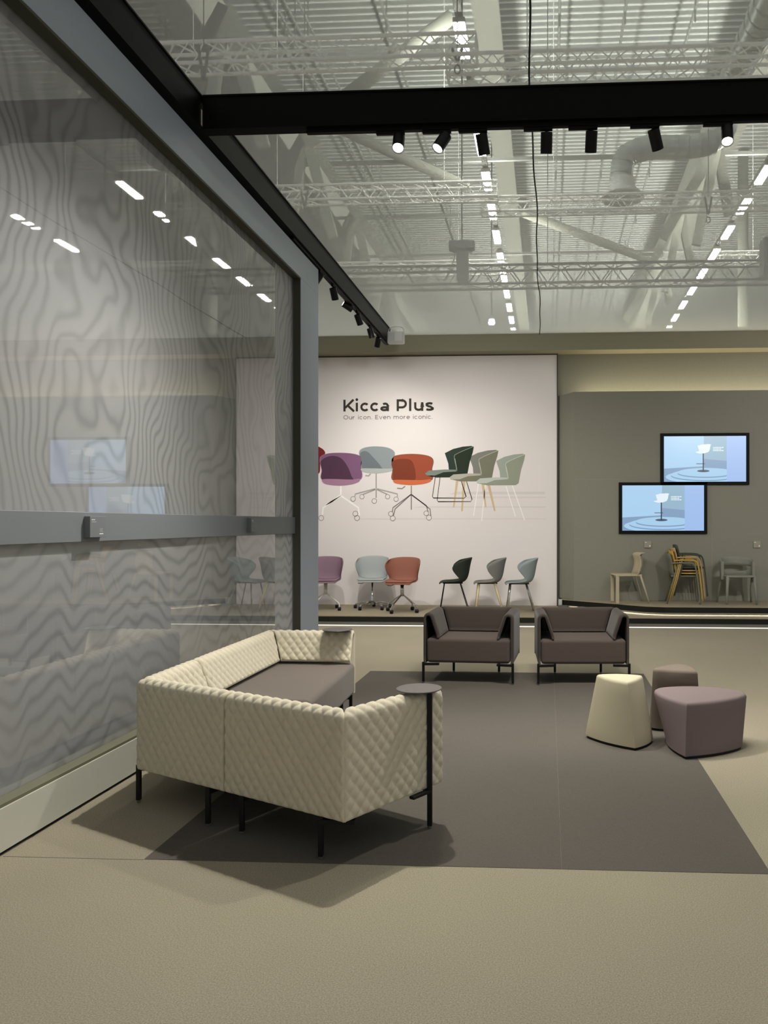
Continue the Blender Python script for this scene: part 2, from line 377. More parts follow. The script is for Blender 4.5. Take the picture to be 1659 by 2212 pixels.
MB().box(-2.51, -2.44, 11.78, 12.3995, 4.46, 4.50).build('end_bracket', M['beam'], lb_)
# stretched film canopy above the beams
def film_mat():
    m = bpy.data.materials.new('translucent_canopy_film'); m.use_nodes = True; nt = m.node_tree; N = nt.nodes; L = nt.links
    N.remove(N['Principled BSDF']); out = N['Material Output']
    t = N.new('ShaderNodeBsdfTransparent'); t.inputs['Color'].default_value = (0.97, 0.98, 0.96, 1)
    d = N.new('ShaderNodeBsdfDiffuse'); d.inputs['Color'].default_value = (0.80, 0.81, 0.79, 1)
    tl = N.new('ShaderNodeBsdfTranslucent'); tl.inputs['Color'].default_value = (0.86, 0.87, 0.84, 1)
    a = N.new('ShaderNodeMixShader'); a.inputs[0].default_value = 0.6; L.new(d.outputs[0], a.inputs[1]); L.new(tl.outputs[0], a.inputs[2])
    lw = N.new('ShaderNodeLayerWeight'); lw.inputs['Blend'].default_value = 0.5
    mr = N.new('ShaderNodeMapRange'); mr.inputs['From Min'].default_value = 0.25; mr.inputs['From Max'].default_value = 0.85; mr.inputs['To Min'].default_value = 0.27; mr.inputs['To Max'].default_value = 0.62
    L.new(lw.outputs['Facing'], mr.inputs['Value'])
    mx = N.new('ShaderNodeMixShader'); L.new(mr.outputs[0], mx.inputs[0]); L.new(t.outputs[0], mx.inputs[1]); L.new(a.outputs[0], mx.inputs[2])
    L.new(mx.outputs[0], out.inputs['Surface']); return m
M['film'] = film_mat()
cn = obj('canopy_film', [(-9, -3, 4.56), (8, -3, 4.56), (8, 12.398, 4.56), (-9, 12.398, 4.56)], [(0,1,2,3)], M['film'])
tag(cn, 'translucent white film canopy stretched over the whole stand', 'canopy')
# cable on the canopy
cp = [(-0.115+0.010*math.sin(y*1.9)+0.006*math.sin(y*4.3+1), y, 4.545) for y in np.linspace(-2.8, 12.38, 90)]
tag(MB().tube(cp, 0.0065, 6).build('power_cable', M['cable'], smooth=True), 'thin black cable running over the crossbeam towards the back wall', 'cable')

# ================================================================== HALL ABOVE
def truss(x0, x1, Y, Z, label, s=0.29, r=0.026, rd=0.013, m='truss', pitch=0.42):
    b = MB(); h = s/2
    for dy in (-h, h):
        for dz in (-h, h): b.tube([(x0, Y+dy, Z+dz), (x1, Y+dy, Z+dz)], r, 6)
    n = int((x1-x0)/pitch); st = (x1-x0)/n
    for i in range(n):
        a, c = x0+i*st, x0+(i+1)*st; mid = (a+c)/2
        for dy in (-h, h):
            b.tube([(a, Y+dy, Z-h), (mid, Y+dy, Z+h), (c, Y+dy, Z-h)], rd, 4)
        for dz in (-h, h):
            b.tube([(a, Y-h, Z+dz), (mid, Y+h, Z+dz), (c, Y-h, Z+dz)], rd, 4)
    for x in (x0+(x1-x0)*q for q in (0.12, 0.5, 0.88)): b.tube([(x, Y, Z+h), (x, Y, 13.9)], 0.008, 4)
    for x in (x0, x1):
        b.tube([(x, Y-h, Z-h), (x, Y+h, Z-h), (x, Y+h, Z+h), (x, Y-h, Z+h), (x, Y-h, Z-h)], rd, 4)
    return tag(b.build('lighting_truss', M[m]), label, 'truss', None)
p = at(1030, 107, 10.6); truss(-9.0, p.x, 10.6, p.z, 'nearest silver lighting truss hanging left of the lamp row')
p = at(968, 152, 10.95); truss(p.x, 8.0, 10.95, p.z, 'nearest silver lighting truss hanging right of the lamp row')
p = at(1075, 413, 15.4); truss(-10.0, p.x, 15.4, p.z, 'middle silver lighting truss ending at the left lamp row')
p = at(1040, 447, 15.78); truss(p.x, 11.0, 15.78, p.z, 'middle silver lighting truss below the round air diffuser')
p = at(1098, 577, 20.2); truss(-12.0, p.x, 20.2, p.z, 'distant silver lighting truss behind the chain hoist')
p = at(1552, 560, 20.6); truss(p.x, 12.0, 20.6, p.z, 'distant short silver lighting truss at the right lamp row')
p = at(1100, 598, 17.6); truss(-12.0, 12.0, 17.6, p.z, 'dark lighting truss crossing low behind the canopy', s=0.42, r=0.03, rd=0.015, m='darktruss', pitch=0.6)
# straps and shackles from the trusses
def strap(u, v0, v1, Y, label):
    a, c = at(u, v0, Y), at(u, v1, Y); b = MB()
    b.tube([a+Vector((-.07,0,0)), c+Vector((-.01,0,.12))], 0.02, 6); b.tube([a+Vector((.07,0,0)), c+Vector((.01,0,.12))], 0.02, 6)
    ring = [c+Vector((math.cos(t)*.04, 0, math.sin(t)*.06)) for t in np.linspace(0, 2*PI, 14)]
    b.tube(ring, 0.012, 6)
    b.tube([a, Vector((a.x, a.y, 13.9))], 0.008, 4)
    tag(b.build('hanging_strap', M['steeldark']), label, 'strap')
strap(440, 100, 190, 10.3, 'grey lifting strap with shackle below the nearest left truss')
strap(988, 105, 150, 10.5, 'short dark strap on the nearest truss beside the lamp row')
strap(1530, 425, 475, 15.4, 'dark lifting strap hanging from the middle truss right of the diffuser')
strap(658, 412, 458, 15.1, 'pale strap at the left part of the middle truss')
# luminaire rows
def lum_row(X, Z, ys, lab, grp):
    first = None
    for i, y in enumerate(ys):
        if first is None:
            t = thing('hall_luminaire', lab, 'ceiling lamp', (X, y, Z), 0, grp)
            MB().box(-0.10, 0.10, 0, 0.95, 0.02, 0.10).build('housing', M['roofsteel'], t)
            MB().box(-0.085, 0.085, 0.03, 0.92, -0.02, 0.02).build('diffuser', M['tube'], t)
            first = t
        else:
            t = copy_tree(first); t.location = (X, y, Z)
rows = [12.24 + 1.75*k for k in range(22)]
lum_row(-1.42, 9.5, rows, 'bright batten lamp in the hall lamp row left of the cable', 'left row of hall lamps')
lum_row(4.95, 9.5, rows[3:], 'bright batten lamp in the hall lamp row at the right', 'right row of hall lamps')
lum_row(8.76, 9.5, rows[4:7], 'batten lamp of the farthest right row, seen mirrored in the glass', 'mirrored row of hall lamps')
for X in (-1.42, 4.95):
    area('hall_uplight_fill', (X, 26, 9.75), 0.3, 34, 1750, (PI, 0, 0), (1, 1, 0.93))  # added up-facing fill that brightens the roof, unseen from below
    tag(MB().box(X-0.06, X+0.06, 10, 52, 9.62, 9.70).build('lamp_rail', M['pipe']), 'thin rail carrying the %s hall lamp row' % ('left' if X < 0 else 'right'), 'rail')
# roof girders along the hall
def girder(x0, x1, z0, z1, label):
    t = thing('roof_girder', label, 'girder')
    MB().box(x0, x1, 6, 62, z0, z1).build('girder_web', M['roofsteel'], t)
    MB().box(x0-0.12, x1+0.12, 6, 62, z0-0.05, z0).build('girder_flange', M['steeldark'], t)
girder(-1.45, -1.12, 12.2, 13.6, 'grey roof girder running above the left lamp row')
girder(4.7, 5.2, 12.2, 13.6, 'grey roof girder running above the right lamp row')
girder(-7.9, -7.5, 12.2, 13.6, 'grey roof girder above the left side of the hall')
# V braces
apexL = [(486, 15, 14.1), (660, 290, 18.8), (765, 460, 23.5), (828, 570, 28.2)]
for i, (u, v, Y) in enumerate(apexL):
    A = at(u, v, Y); o_ = ['first', 'second', 'third', 'farthest'][i]
    t = thing('roof_brace', 'grey splayed roof brace, %s on the left side from the front' % o_, 'brace', A)
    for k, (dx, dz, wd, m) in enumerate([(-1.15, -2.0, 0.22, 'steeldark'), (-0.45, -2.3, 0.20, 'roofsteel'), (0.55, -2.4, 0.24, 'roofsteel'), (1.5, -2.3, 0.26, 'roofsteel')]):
        MB().bar((0, 0, 0), (dx, 0.25*k, dz), wd, 0.16, (0, 1, 0)).build('brace_arm', M[m], t)
apexR = [(1549, 315, 18.8), (1471, 461, 23.5), (1428, 560, 28.2)]
for i, (u, v, Y) in enumerate(apexR):
    A = at(u, v, Y); o_ = ['first', 'second', 'farthest'][i]
    t = thing('roof_brace', 'grey splayed roof brace, %s on the right side from the front' % o_, 'brace', A)
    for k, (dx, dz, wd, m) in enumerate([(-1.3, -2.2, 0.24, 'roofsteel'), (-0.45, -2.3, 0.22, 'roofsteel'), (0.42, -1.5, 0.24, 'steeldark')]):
        MB().bar((0, 0, 0), (dx, 0.25*k, dz), wd, 0.16, (0, 1, 0)).build('brace_arm', M[m], t)
# long round struts
for k, (a, c, Y, lb) in enumerate([((975, 36), (700, 245), 14.1, 'nearest'), ((1010, 405), (700, 262), 18.8, 'middle'), ((1405, 562), (1130, 460), 23.5, 'farthest'), ((1130, 455), (1060, 300), 18.8, 'steep')]):
    if k == 3: continue
    tag(MB().tube([at(a[0], a[1], Y), at(c[0], c[1], Y)], 0.13, 10).build('roof_strut', M['roofsteel'], smooth=True), 'thick slanted round strut under the roof, %s of three' % lb, 'strut')
# cross chords
for i, (v, Y) in enumerate([(335, 18.8), (458, 23.5), (545, 28.2)]):
    z = at(900, v, Y).z
    tag(MB().box(-12, 16, Y+0.3, Y+0.38, z-0.04, z+0.04).build('roof_chord', M['pipe']), 'thin level roof chord crossing the hall, number %s from the front' % ['one', 'two', 'three'][i], 'chord')
# thin pipes along the hall
for i, (u, v) in enumerate([(320, 10), (620, 15), (800, 330), (600, 20), (1207, 100), (1345, 60), (1490, 60), (700, 480), (840, 60)]):
    X = at(u, v, 12.0*1662/(1131-v)).x; Z = 13.4
    P = Vector(_ray(u, v)); k = (Z-EYE)/P.z; X = P.x*k
    b = MB(); b.tube([(X, 8, Z), (X, 60, Z)], 0.035, 6)
    for yy in range(10, 50, 4): b.tube([(X, yy, Z), (X, yy, 13.95)], 0.015, 4); b.tube([(X, yy, Z+.02), (X, yy, Z-0.3)], 0.02, 4)
    tag(b.build('ceiling_pipe', M['pipe']), 'thin sprinkler pipe running along the roof deck', 'pipe', 'sprinkler pipes under the roof')
# column
c0 = at(1605, 340, 26)
tag(MB().tube([(c0.x, 26, 0), (c0.x, 26, 13.9)], 0.17, 14).build('column', M['roofsteel'], smooth=True), 'pale round column far behind the right lamp row', 'column')
# ducts
def duct(name, path, r, label, extra=None):
    t = thing(name, label, 'duct'); pts = spline(path, 8); b = MB(); b.tube(pts, r, 20, cap=True); b.build('duct_pipe', M['galv'], t, smooth=True)
    rb = MB(); acc = 0
    for i in range(1, len(pts)-1):
        acc += (pts[i]-pts[i-1]).length
        if acc > 0.22:
            d_ = (pts[i+1]-pts[i]).normalized()*0.012; rb.tube([pts[i]-d_, pts[i]+d_], r*1.03, 20); acc = 0
    rb.build('duct_seam', M['alu'], t, smooth=True)
    return t
D0 = 16.2
dp = [at(1600, 190, D0+1.2), at(1575, 262, D0+.6), at(1535, 308, D0), at(1470, 318, D0), at(1400, 320, D0), at(1352, 340, D0), at(1342, 385, D0), at(1342, 412, D0)]
dt = duct('air_duct', dp, 0.24, 'silver spiral duct bending down to a round diffuser')
c = at(1344, 418, D0)
MB().lathe([(0.26, 0.30), (0.27, 0.12), (0.30, 0.08), (0.44, -0.06), (0.46, -0.10), (0.42, -0.10), (0.25, 0.04), (0.02, 0.04)], c, 28).build('diffuser', M['whiteplastic'], dt, smooth=True)
a_, b_ = onz(1665, 0, 9.8), onz(1608, 115, 9.8)
duct('air_duct', [(a_.x, 8, 9.8), (a_.x, a_.y, 9.8), (b_.x, b_.y, 9.8), (b_.x, b_.y+1.2, 9.8)], 0.27, 'large straight silver duct at the top right corner')
# chain hoist and hanging dark box
Yh = 17.2; a = at(998, 533, Yh)
h = thing('chain_hoist', 'grey chain hoist hanging above the dark lighting truss', 'hoist', a)
MB().prism([(-.28,-.12),(.28,-.12),(.30,0),(.24,.12),(-.24,.12),(-.30,0)], -0.10, 0.12).build('motor_body', M['darktruss'], h, bevel=0.03)
MB().box(-.12, .15, -.1, .1, -0.78, -0.10).build('chain_bag', M['darktruss'], h, bevel=0.03)
MB().tube([(0, 0, .1), (0, 0, 13.9-a.z)], 0.02, 6).build('hoist_rod', M['darktruss'], h)
MB().tube(spline([(-.15, 0, -.1), (-.2, 0, -.35), (-.38, 0, -.72)], 5), 0.012, 5).build('hoist_cable', M['cable'], h)
a = at(1657, 560, 16.6)
h2 = thing('loudspeaker', 'dark box hanging at the right edge under the roof', 'loudspeaker', a)
MB().box(-.12, .6, -.2, .2, -.35, .42).build('cabinet', M['darktruss'], h2, bevel=0.03); MB().tube([(.1, 0, .4), (.1, 0, 13.9-a.z)], 0.02, 6).build('hanger', M['darktruss'], h2)
# small star-like work lamp seen through the canopy
a = at(1062, 697, 24)
wl_ = thing('work_lamp', 'small bright round lamp low behind the canopy', 'lamp', a); MB().lathe([(0.0, -.05), (.09, -.05), (.1, 0), (.08, .1), (0, .1)], (0,0,0), 16).build('lamp_head', M['tube'], wl_)
MB().tube([(0, 0, .1), (0, 0, 13.9-a.z)], 0.02, 6).build('hanger', M['darktruss'], wl_)

# ================================================================== TRACK LAMPS
def spot_light(loc, d, power, angle=80, blend=0.6, size=0.04, col=WARM):
    l = bpy.data.lights.new('track_and_fill_light', 'SPOT'); l.energy = power; l.spot_size = math.radians(angle); l.spot_blend = blend; l.shadow_soft_size = size; l.color = col
    o = bpy.data.objects.new('track_and_fill_light', l); COL.objects.link(o); o.location = loc
    o.rotation_euler = Vector(d).to_track_quat('-Z', 'Y').to_euler(); return o
def track_lamp(base, d, label, group, lens='lens', along='x', power=0, angle=80, adapter=-0.16, light_col=WARM, L=0.135, R=0.041):
    base = Vector(base); d = Vector(d).normalized()
    t = thing('track_lamp', label, 'spotlight', base, 0, group)
    if along == 'x': MB().box(adapter, 0.04, -0.014, 0.014, -0.022, -0.001).build('adapter', M['track'], t, bevel=0.003)
    else: MB().box(-0.014, 0.014, -0.04, 0.16, -0.022, -0.001).build('adapter', M['track'], t, bevel=0.003)
    MB().tube([(0, 0, -0.02), (0, 0, -0.045)], 0.01, 8).build('swivel', M['track'], t)
    q = d.to_track_quat('-Z', 'Y').to_matrix(); top = Vector((0, 0, -0.045)) - d*0.012
    MB().lathe([(0.0, 0.004), (R*0.96, 0.0), (R, -0.004), (R, -L), (R*0.93, -L), (R*0.86, -L+0.012), (0.0, -L+0.012)], top, 28, q).build('housing', M['can'], t, smooth=False, bevel=0.001)
    MB().lathe([(0.0, -L+0.011), (R*0.85, -L+0.011), (R*0.80, -L+0.004), (0.0, -L+0.002)], top, 24, q).build('lens', M[lens], t)
    if power: spot_light(base + top + d*(L+0.01), d, power, angle, col=light_col)
    return t
TY = 5.33; TZ = BZ0 - 0.030
tr = MB().box(-1.69, 5.4, TY-0.018, TY+0.018, TZ, BZ0-0.0005).build('lamp_track', M['track']); tag(tr, 'long black lamp track under the front crossbeam', 'lamp track')
specs = [(862, (0.05, -0.62, -1.0), 'lens', SPOT_W, 'first black spotlight from the left on the crossbeam, shining straight out'),
         (962, (-0.42, -0.35, -0.85), 'lens', 110, 'second black spotlight on the crossbeam, tilted down to the left'),
         (1040, (0.16, 0.42, -1.0), 'lens', 150, 'third black spotlight on the crossbeam, glowing from its lower rim'),
         (1181, (-0.03, 0.50, -1.0), 'lens_dim', 150, 'fourth black spotlight on the crossbeam, just right of the cable'),
         (1278, (-0.03, 0.62, -1.0), 'lens_dim', 130, 'fifth black spotlight on the crossbeam, hanging straight down'),
         (1412, (0.36, 0.62, -0.9), 'lens_dim', 200, 'sixth black spotlight on the crossbeam, tilted to the right'),
         (1570, (-0.07, -0.45, -1.0), 'lens', 200, 'last black spotlight at the right end of the crossbeam, shining downwards')]
for u, d, ln, pw, lab in specs:
    x = at(u, 270, TY).x
    track_lamp((x, TY, TZ), d, lab, 'spotlights on the crossbeam track', ln, 'x', pw, 110 if pw > 150 else 85)
# lamps on the long beam
LX = -2.462
tr2 = MB().box(LX-0.018, LX+0.018, 7.3, 11.7, TZ, BZ0-0.0005).build('lamp_track', M['track']); tag(tr2, 'black lamp track under the long left beam', 'lamp track')
for k, (y, d, ln, pw, lab) in enumerate([
        (8.22, (-0.35, -0.4, -0.8), 'lens', 0, 'nearest spotlight on the long beam, half hidden by the grey post'),
        (8.72, (0.10, 0.55, -1.0), 'lens', 230, 'cylinder spotlight on the long beam beside the grey post'),
        (9.55, (-0.9, -0.55, 0.55), 'lens', 0, 'spotlight on the long beam turned up towards the left'),
        (9.85, (0.25, 0.6, -1.0), 'lens', 130, 'middle spotlight on the long beam, tilted to the right'),
        (10.55, (0.22, 0.3, -1.0), 'lens', 50, 'spotlight on the long beam, second from the white device'),
        (11.1, (-0.3, 0.5, -0.9), 'lens', 35, 'spotlight on the long beam closest to the white device')]):
    track_lamp((LX, y, TZ), d, lab, 'spotlights on the long beam track', ln, 'y', pw, 130)
# white device at the end of the beam
a = at(846, 728, 11.45); a.x = -2.285
dv = thing('floodlight', 'white boxy floodlight with bracket at the end of the long beam', 'floodlight', a)
MB().prism([(-.13, 0), (.14, 0), (.13, .08), (-.11, .08)], -0.10, 0.09).build('housing', M['whiteplastic'], dv, bevel=0.025, seg=3)
MB().box(-0.01, 0.10, -0.004, 0.001, -0.055, 0.075).build('front_glass', M['mark'], dv)
MB().tube(spline([(-.10, 0.04, .04), (-.10, 0.04, .13), (0, .04, .165), (.11, .04, .14), (.125, .04, .04)], 6), 0.006, 6).build('bracket', M['white_metal'], dv)
MB().bar((0.0, .06, .03), (-0.134, .12, .03), 0.03, 0.03).build('mount_arm', M['black'], dv)
# added fill spots behind the camera, with no lamp bodies
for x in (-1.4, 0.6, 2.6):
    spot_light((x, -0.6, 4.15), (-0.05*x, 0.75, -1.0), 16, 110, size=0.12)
# added spots along the track brighten the back walls, no lamp bodies of their own
for x, tx, p_ in ((-0.42, -2.0, 190), (0.02, -0.8, 190), (3.4, 3.4, 430), (4.9, 5.3, 430)):
    spot_light((x, TY+0.10, 4.08), (tx-x, 7.2, -2.3), p_, 62, blend=1.0, size=0.05, col=(1, 0.96, 0.92))
#==PART2==

# ================================================================== FOLDED UPHOLSTERY
def fold_panel(name, P0, P1, nrm, m, parent, zb=0.19, zt=0.668, r=0.045, zin=0.455, din=0.155, th=0.030, m0=0.0, m1=0.0,
               quilt=True, res=0.006, quiltw=0.064, quilth=0.076, amp=0.0085, inner=None):
    """outer sheet rising from zb, rolling over at zt and slanting down inside to zin"""
    P0, P1 = Vector((P0[0], P0[1], 0)), Vector((P1[0], P1[1], 0)); d = (P1-P0); Lg = d.length; d.normalize(); n = Vector((nrm[0], nrm[1], 0)).normalized()
    prof = []                                     # (inward offset, z, normal-in, normal-z)
    h = zt - r - zb; k = max(2, int(h/res)) if quilt else 6
    for i in range(k+1): prof.append((0, zb + h*i/k, -1, 0))
    # tangent angle of the slant
    ang = math.atan2(din-2*r, (zt-r)-zin)         # tilt from vertical
    ka = 26 if quilt else 12
    for i in range(1, ka+1):
        a = PI - (PI - ang)*i/ka if False else PI + (-(PI) + ang*0.0)*0
        t = PI*(1 - i/ka) + (ang if False else 0)*i/ka
        # from angle pi (outer) to angle 'ang' (inner, leaning)
        t = PI + (ang - PI)*i/ka
        prof.append((r + r*math.cos(t), zt - r + r*math.sin(t), math.cos(t), math.sin(t)))
    x1, z1 = prof[-1][0], prof[-1][1]; sl = math.hypot(din-x1, z1-zin); k = max(2, int(sl/res)) if quilt else 6
    nx, nz = math.cos(ang), math.sin(ang)
    for i in range(1, k+1): prof.append((x1+(din-x1)*i/k, z1+(zin-z1)*i/k, nx, nz))
    arc = [0.0]
    for a, b in zip(prof, prof[1:]): arc.append(arc[-1] + math.hypot(b[0]-a[0], b[1]-a[1]))
    tot = arc[-1]
    nu = max(3, int(Lg/res)) if quilt else max(6, int(Lg/0.05))
    J = len(prof); V = []; F_ = []
    edge = 0.016
    def fade(q): q = min(1, max(0, q/edge)); return math.sqrt(max(0, 1-(1-q)**2))
    for j, (dd, z, ax, az) in enumerate(prof):
        s0 = m0*dd; s1 = Lg - m1*dd
        for i in range(nu+1):
            u = s0 + (s1-s0)*i/nu
            uu, vv = u, arc[j]
            if quilt:
                a = uu/quiltw + vv/quilth; b = uu/quiltw - vv/quilth
                hh = amp*(abs(math.sin(PI*a))*abs(math.sin(PI*b)))**0.6
            else: hh = 0.0
            fd = min(fade(u-s0+0.0005), fade(s1-u+0.0005), fade(arc[j]+0.0005), fade(tot-arc[j]+0.0005))
            off = hh*fd - (1-fd)*0.011
            p = P0 + d*u + n*(dd + ax*off) + Vector((0, 0, z + az*off)); V.append(p)
    for j in range(J-1):
        for i in range(nu):
            a = j*(nu+1)+i; F_.append((a, a+1, a+nu+2, a+nu+1))
    base = len(V)                                 # inner face
    step = 1
    for j, (dd, z, ax, az) in enumerate(prof):
        s0 = m0*dd; s1 = Lg - m1*dd
        tj = min(th, r*0.8)
        for i in (0, nu):
            u = s0 if i == 0 else s1
            V.append(P0 + d*(u + (0.006 if i == 0 else -0.006)) + n*(dd - ax*tj) + Vector((0, 0, z - az*tj)))
    for j in range(J-1):
        a, b = base+2*j, base+2*j+2
        F_.append((a, b, b+1, a+1))                       # back
        F_.append((j*(nu+1), (j+1)*(nu+1), b, a))         # end rims
        F_.append((j*(nu+1)+nu, a+1, b+1, (j+1)*(nu+1)+nu))
    # bottom rims
    F_.append(tuple([base+1, base] + [i for i in range(nu+1)]))
    q0 = (J-1)*(nu+1); F_.append(tuple([base+2*(J-1), base+2*(J-1)+1] + [q0+i for i in range(nu, -1, -1)]))
    o = obj(name, V, F_, m, parent, smooth=True)
    o.data.materials.append(inner or m)
    nb = (J-1)*nu
    for j in range(J-1): o.data.polygons[nb+3*j].material_index = 1
    return o
def cushion(name, pts, z0, z1, m, parent, rad=0.03, crown=0.008):
    """upholstered seat block: polygon outline with rolled upper edge"""
    n = len(pts); c = Vector((sum(p[0] for p in pts)/n, sum(p[1] for p in pts)/n, 0))
    b = MB().prism([tuple(p) for p in pts], z0, z1)
    return b.build(name, m, parent, bevel=rad, seg=5)
def leg(parent, x, y, top, dirv, name='leg', ztop=None, blen=0.16, foot=True):
    """slim black bar leg with a flat bracket running under the shell towards dirv"""
    b = MB().box(x-0.011, x+0.011, y-0.011, y+0.011, 0.012, top+0.012)
    d = Vector((dirv[0], dirv[1], 0)).normalized()
    b.bar((x, y, top-0.010), (x+d.x*blen, y+d.y*blen, top-0.006), 0.030, 0.020)
    l = b.build(name, M['black'], parent, bevel=0.0015)
    MB().lathe([(0.009, 0.0), (0.011, 0.003), (0.011, 0.009), (0.005, 0.0125)], (x, y, 0.0), 12).build('foot_glide', M['alu'], l)
    return l

# ---- quilted sofa: three modules
A = Vector((-2.185, 3.985, 0)); C = Vector((-0.888, 3.315, 0)); e1 = (C-A).normalized(); n1 = Vector((-e1.y, e1.x, 0))
B = A + e1*0.685; FRY = 5.90
e2 = Vector((0.545, 0.838, 0)).normalized(); E_ = C + e2*0.66; n2 = Vector((-e2.y, e2.x, 0))
J_ = Vector((-2.185, 4.56, 0)); Fc = Vector((-2.185, FRY, 0)); G = Vector((-1.49, FRY, 0))
def cot_half(deg): return 1/math.tan(math.radians(deg)/2)
angA = math.degrees(math.acos(e1.dot(Vector((0, 1, 0)))))       # interior angle at A
angC = math.degrees(math.acos((-e1).dot(e2)))
g = 0.0035
T1 = thing('sofa_module', 'cream quilted sofa corner module nearest the glazed wall, with two quilted backs', 'sofa', A, 0, 'modules of the quilted sofa')
def loc(o, T): o.location = -Vector(T.location); return o
loc(fold_panel('backrest', A, B - e1*g, n1, M['quilt'], T1, m0=cot_half(angA)), T1)
loc(fold_panel('backrest', J_ - Vector((0, g, 0)), A, (1, 0), M['quilt'], T1, m1=cot_half(angA)), T1)
inA = A + n1*0.05 + Vector((0.05, 0, 0)); corner1 = B + n1*0.70
sc1 = cushion('seat_cushion', [tuple((A+Vector((.04, .02, 0)))[:2]), tuple((B-e1*.006+n1*.035)[:2]), tuple((B-e1*.006+n1*0.69)[:2]), (-1.50, 4.55), (-2.145, 4.55)], 0.19, 0.425, M['taupe'], T1); loc(sc1, T1)
for o_ in (leg(T1, -2.197, 4.03, 0.19, (1, 0.15)), leg(T1, B.x-0.105, B.y+0.062, 0.178, tuple(n1[:2])), leg(T1, -1.56, 4.45, 0.178, (-1, 0)), leg(T1, -2.10, 4.50, 0.178, (1, 0))): loc(o_, T1)
T2 = thing('sofa_module', 'cream quilted sofa module in front with quilted arm and round table at its end', 'sofa', B, 0, 'modules of the quilted sofa')
loc(fold_panel('backrest', B + e1*g, C, n1, M['quilt'], T2, m1=cot_half(angC)), T2)
loc(fold_panel('armrest', C + e1*0.0015 + e2*0.002, E_, n2, M['quilt'], T2, m0=cot_half(angC)), T2)
loc(cushion('seat_cushion', [tuple((B+e1*.006+n1*.035)[:2]), tuple((C-e1*.035+n1*.035)[:2]), tuple((E_+n2*.035)[:2]), tuple((B+e1*.006+n1*.69)[:2])], 0.19, 0.425, M['taupe'], T2), T2)
pole = E_ - e2*0.115 - n2*0.013
for o_ in (leg(T2, B.x+0.10, B.y-0.02, 0.178, tuple(n1[:2])), leg(T2, C.x-0.125, C.y+0.078, 0.178, tuple((n1*0.4+e1*0.9)[:2])), leg(T2, B.x+n1.x*.6+.05, B.y+n1.y*.6, 0.178, (-n1.x, -n1.y))): loc(o_, T2)
pb = MB().box(-0.012, 0.012, -0.012, 0.012, 0.012, 0.682); d_ = -e2
pb.bar((0, 0, 0.183), (d_.x*0.13, d_.y*0.13, 0.183), 0.03, 0.014); pb.bar((0, 0, 0.186), (n2.x*0.10, n2.y*0.10, 0.186), 0.03, 0.01)
pp = pb.build('table_post', M['black'], T2, bevel=0.0015); pp.location = pole - Vector(T2.location)
MB().lathe([(0.009, 0.0), (0.011, 0.003), (0.011, 0.009), (0.005, 0.0125)], (0, 0, 0), 12).build('foot_glide', M['alu'], pp)
dc = MB().lathe([(0.105, -0.006), (0.112, -0.003), (0.112, 0.0), (0.110, 0.002)], (0, 0, 0), 64).build('table_top', M['disc'], T2, smooth=False)
dc.location = Vector((-0.633, 3.765, 0.686)) - Vector(T2.location)
T3 = thing('sofa_module', 'long cream quilted sofa module along the glazed wall with arm at the far end', 'sofa', J_, 0, 'modules of the quilted sofa')
loc(fold_panel('backrest', Fc, J_ + Vector((0, g, 0)), (1, 0), M['quilt'], T3, m0=1.0), T3)
loc(fold_panel('armrest', G, Fc + Vector((0.002, 0.002, 0)), (0, -1), M['quilt'], T3, m1=1.0), T3)
loc(cushion('seat_cushion', [(-2.145, 4.57), (-1.43, 4.57), (-1.475, FRY-0.09), (-1.50, FRY-0.035), (-2.145, FRY-0.035)], 0.19, 0.43, M['taupe'], T3, rad=0.035), T3)
for o_ in (leg(T3, -2.10, 4.66, 0.178, (1, 0)), leg(T3, -1.55, 4.66, 0.178, (-1, 0)), leg(T3, -2.12, FRY-0.06, 0.178, (1, 0)), leg(T3, -1.50, FRY-0.10, 0.178, (-1, 0))): loc(o_, T3)
dc2 = MB().lathe([(0.105, -0.006), (0.112, -0.003), (0.112, 0.0), (0.110, 0.002)], (0, 0, 0), 64).build('table_top', M['disc'], T3)
dc2.location = Vector((onz(733, 1358, 0.69).x, FRY-0.10, 0.69)) - Vector(T3.location)
pb = MB().box(-0.012, 0.012, -0.012, 0.012, 0.0, 0.684).build('table_post', M['black'], T3); pb.location = Vector((onz(733, 1358, 0.69).x, FRY+0.014, 0)) - Vector(T3.location)

# ---- two low armchairs
def armchair(label, loc_, rz):
    t = thing('lounge_chair', label, 'armchair', loc_, rz, 'pair of dark taupe lounge chairs')
    W, D = 0.43, 0.66; zb, zt = 0.185, 0.655; m = M['taupe_d']
    kw = dict(inner=M['dark'], quilt=False, zb=zb, zt=zt, r=0.052, zin=0.43, din=0.165, th=0.03)
    fold_panel('backrest', (W, D), (-W, D), (0, -1), m, t, m0=1.0, m1=1.0, **kw)
    fold_panel('armrest', (-W, D), (-W, 0.0), (1, 0), m, t, m0=1.0, **kw)
    fold_panel('armrest', (W, 0.0), (W, D), (-1, 0), m, t, m1=1.0, **kw)
    cushion('seat_cushion', [(-W+0.034, 0.004), (W-0.034, 0.004), (W-0.034, D-0.05), (-W+0.034, D-0.05)], zb+0.002, 0.415, M['taupe_c'], t, rad=0.032)
    for x, y, d in ((-W+0.008, -0.004, (1, 0)), (W-0.008, -0.004, (-1, 0)), (-W+0.20, D-0.10, (1, 0)), (W-0.20, D-0.10, (-1, 0))):
        leg(t, x, y, zb, d, blen=0.15)
    return t
armchair('dark taupe lounge chair with folded arms, left one of the pair before the platform', (-0.745, 7.165, 0.004), -0.05)
armchair('dark taupe lounge chair with folded arms, right one partly behind the cream pouf', (0.335, 7.17, 0.004), 0.06)

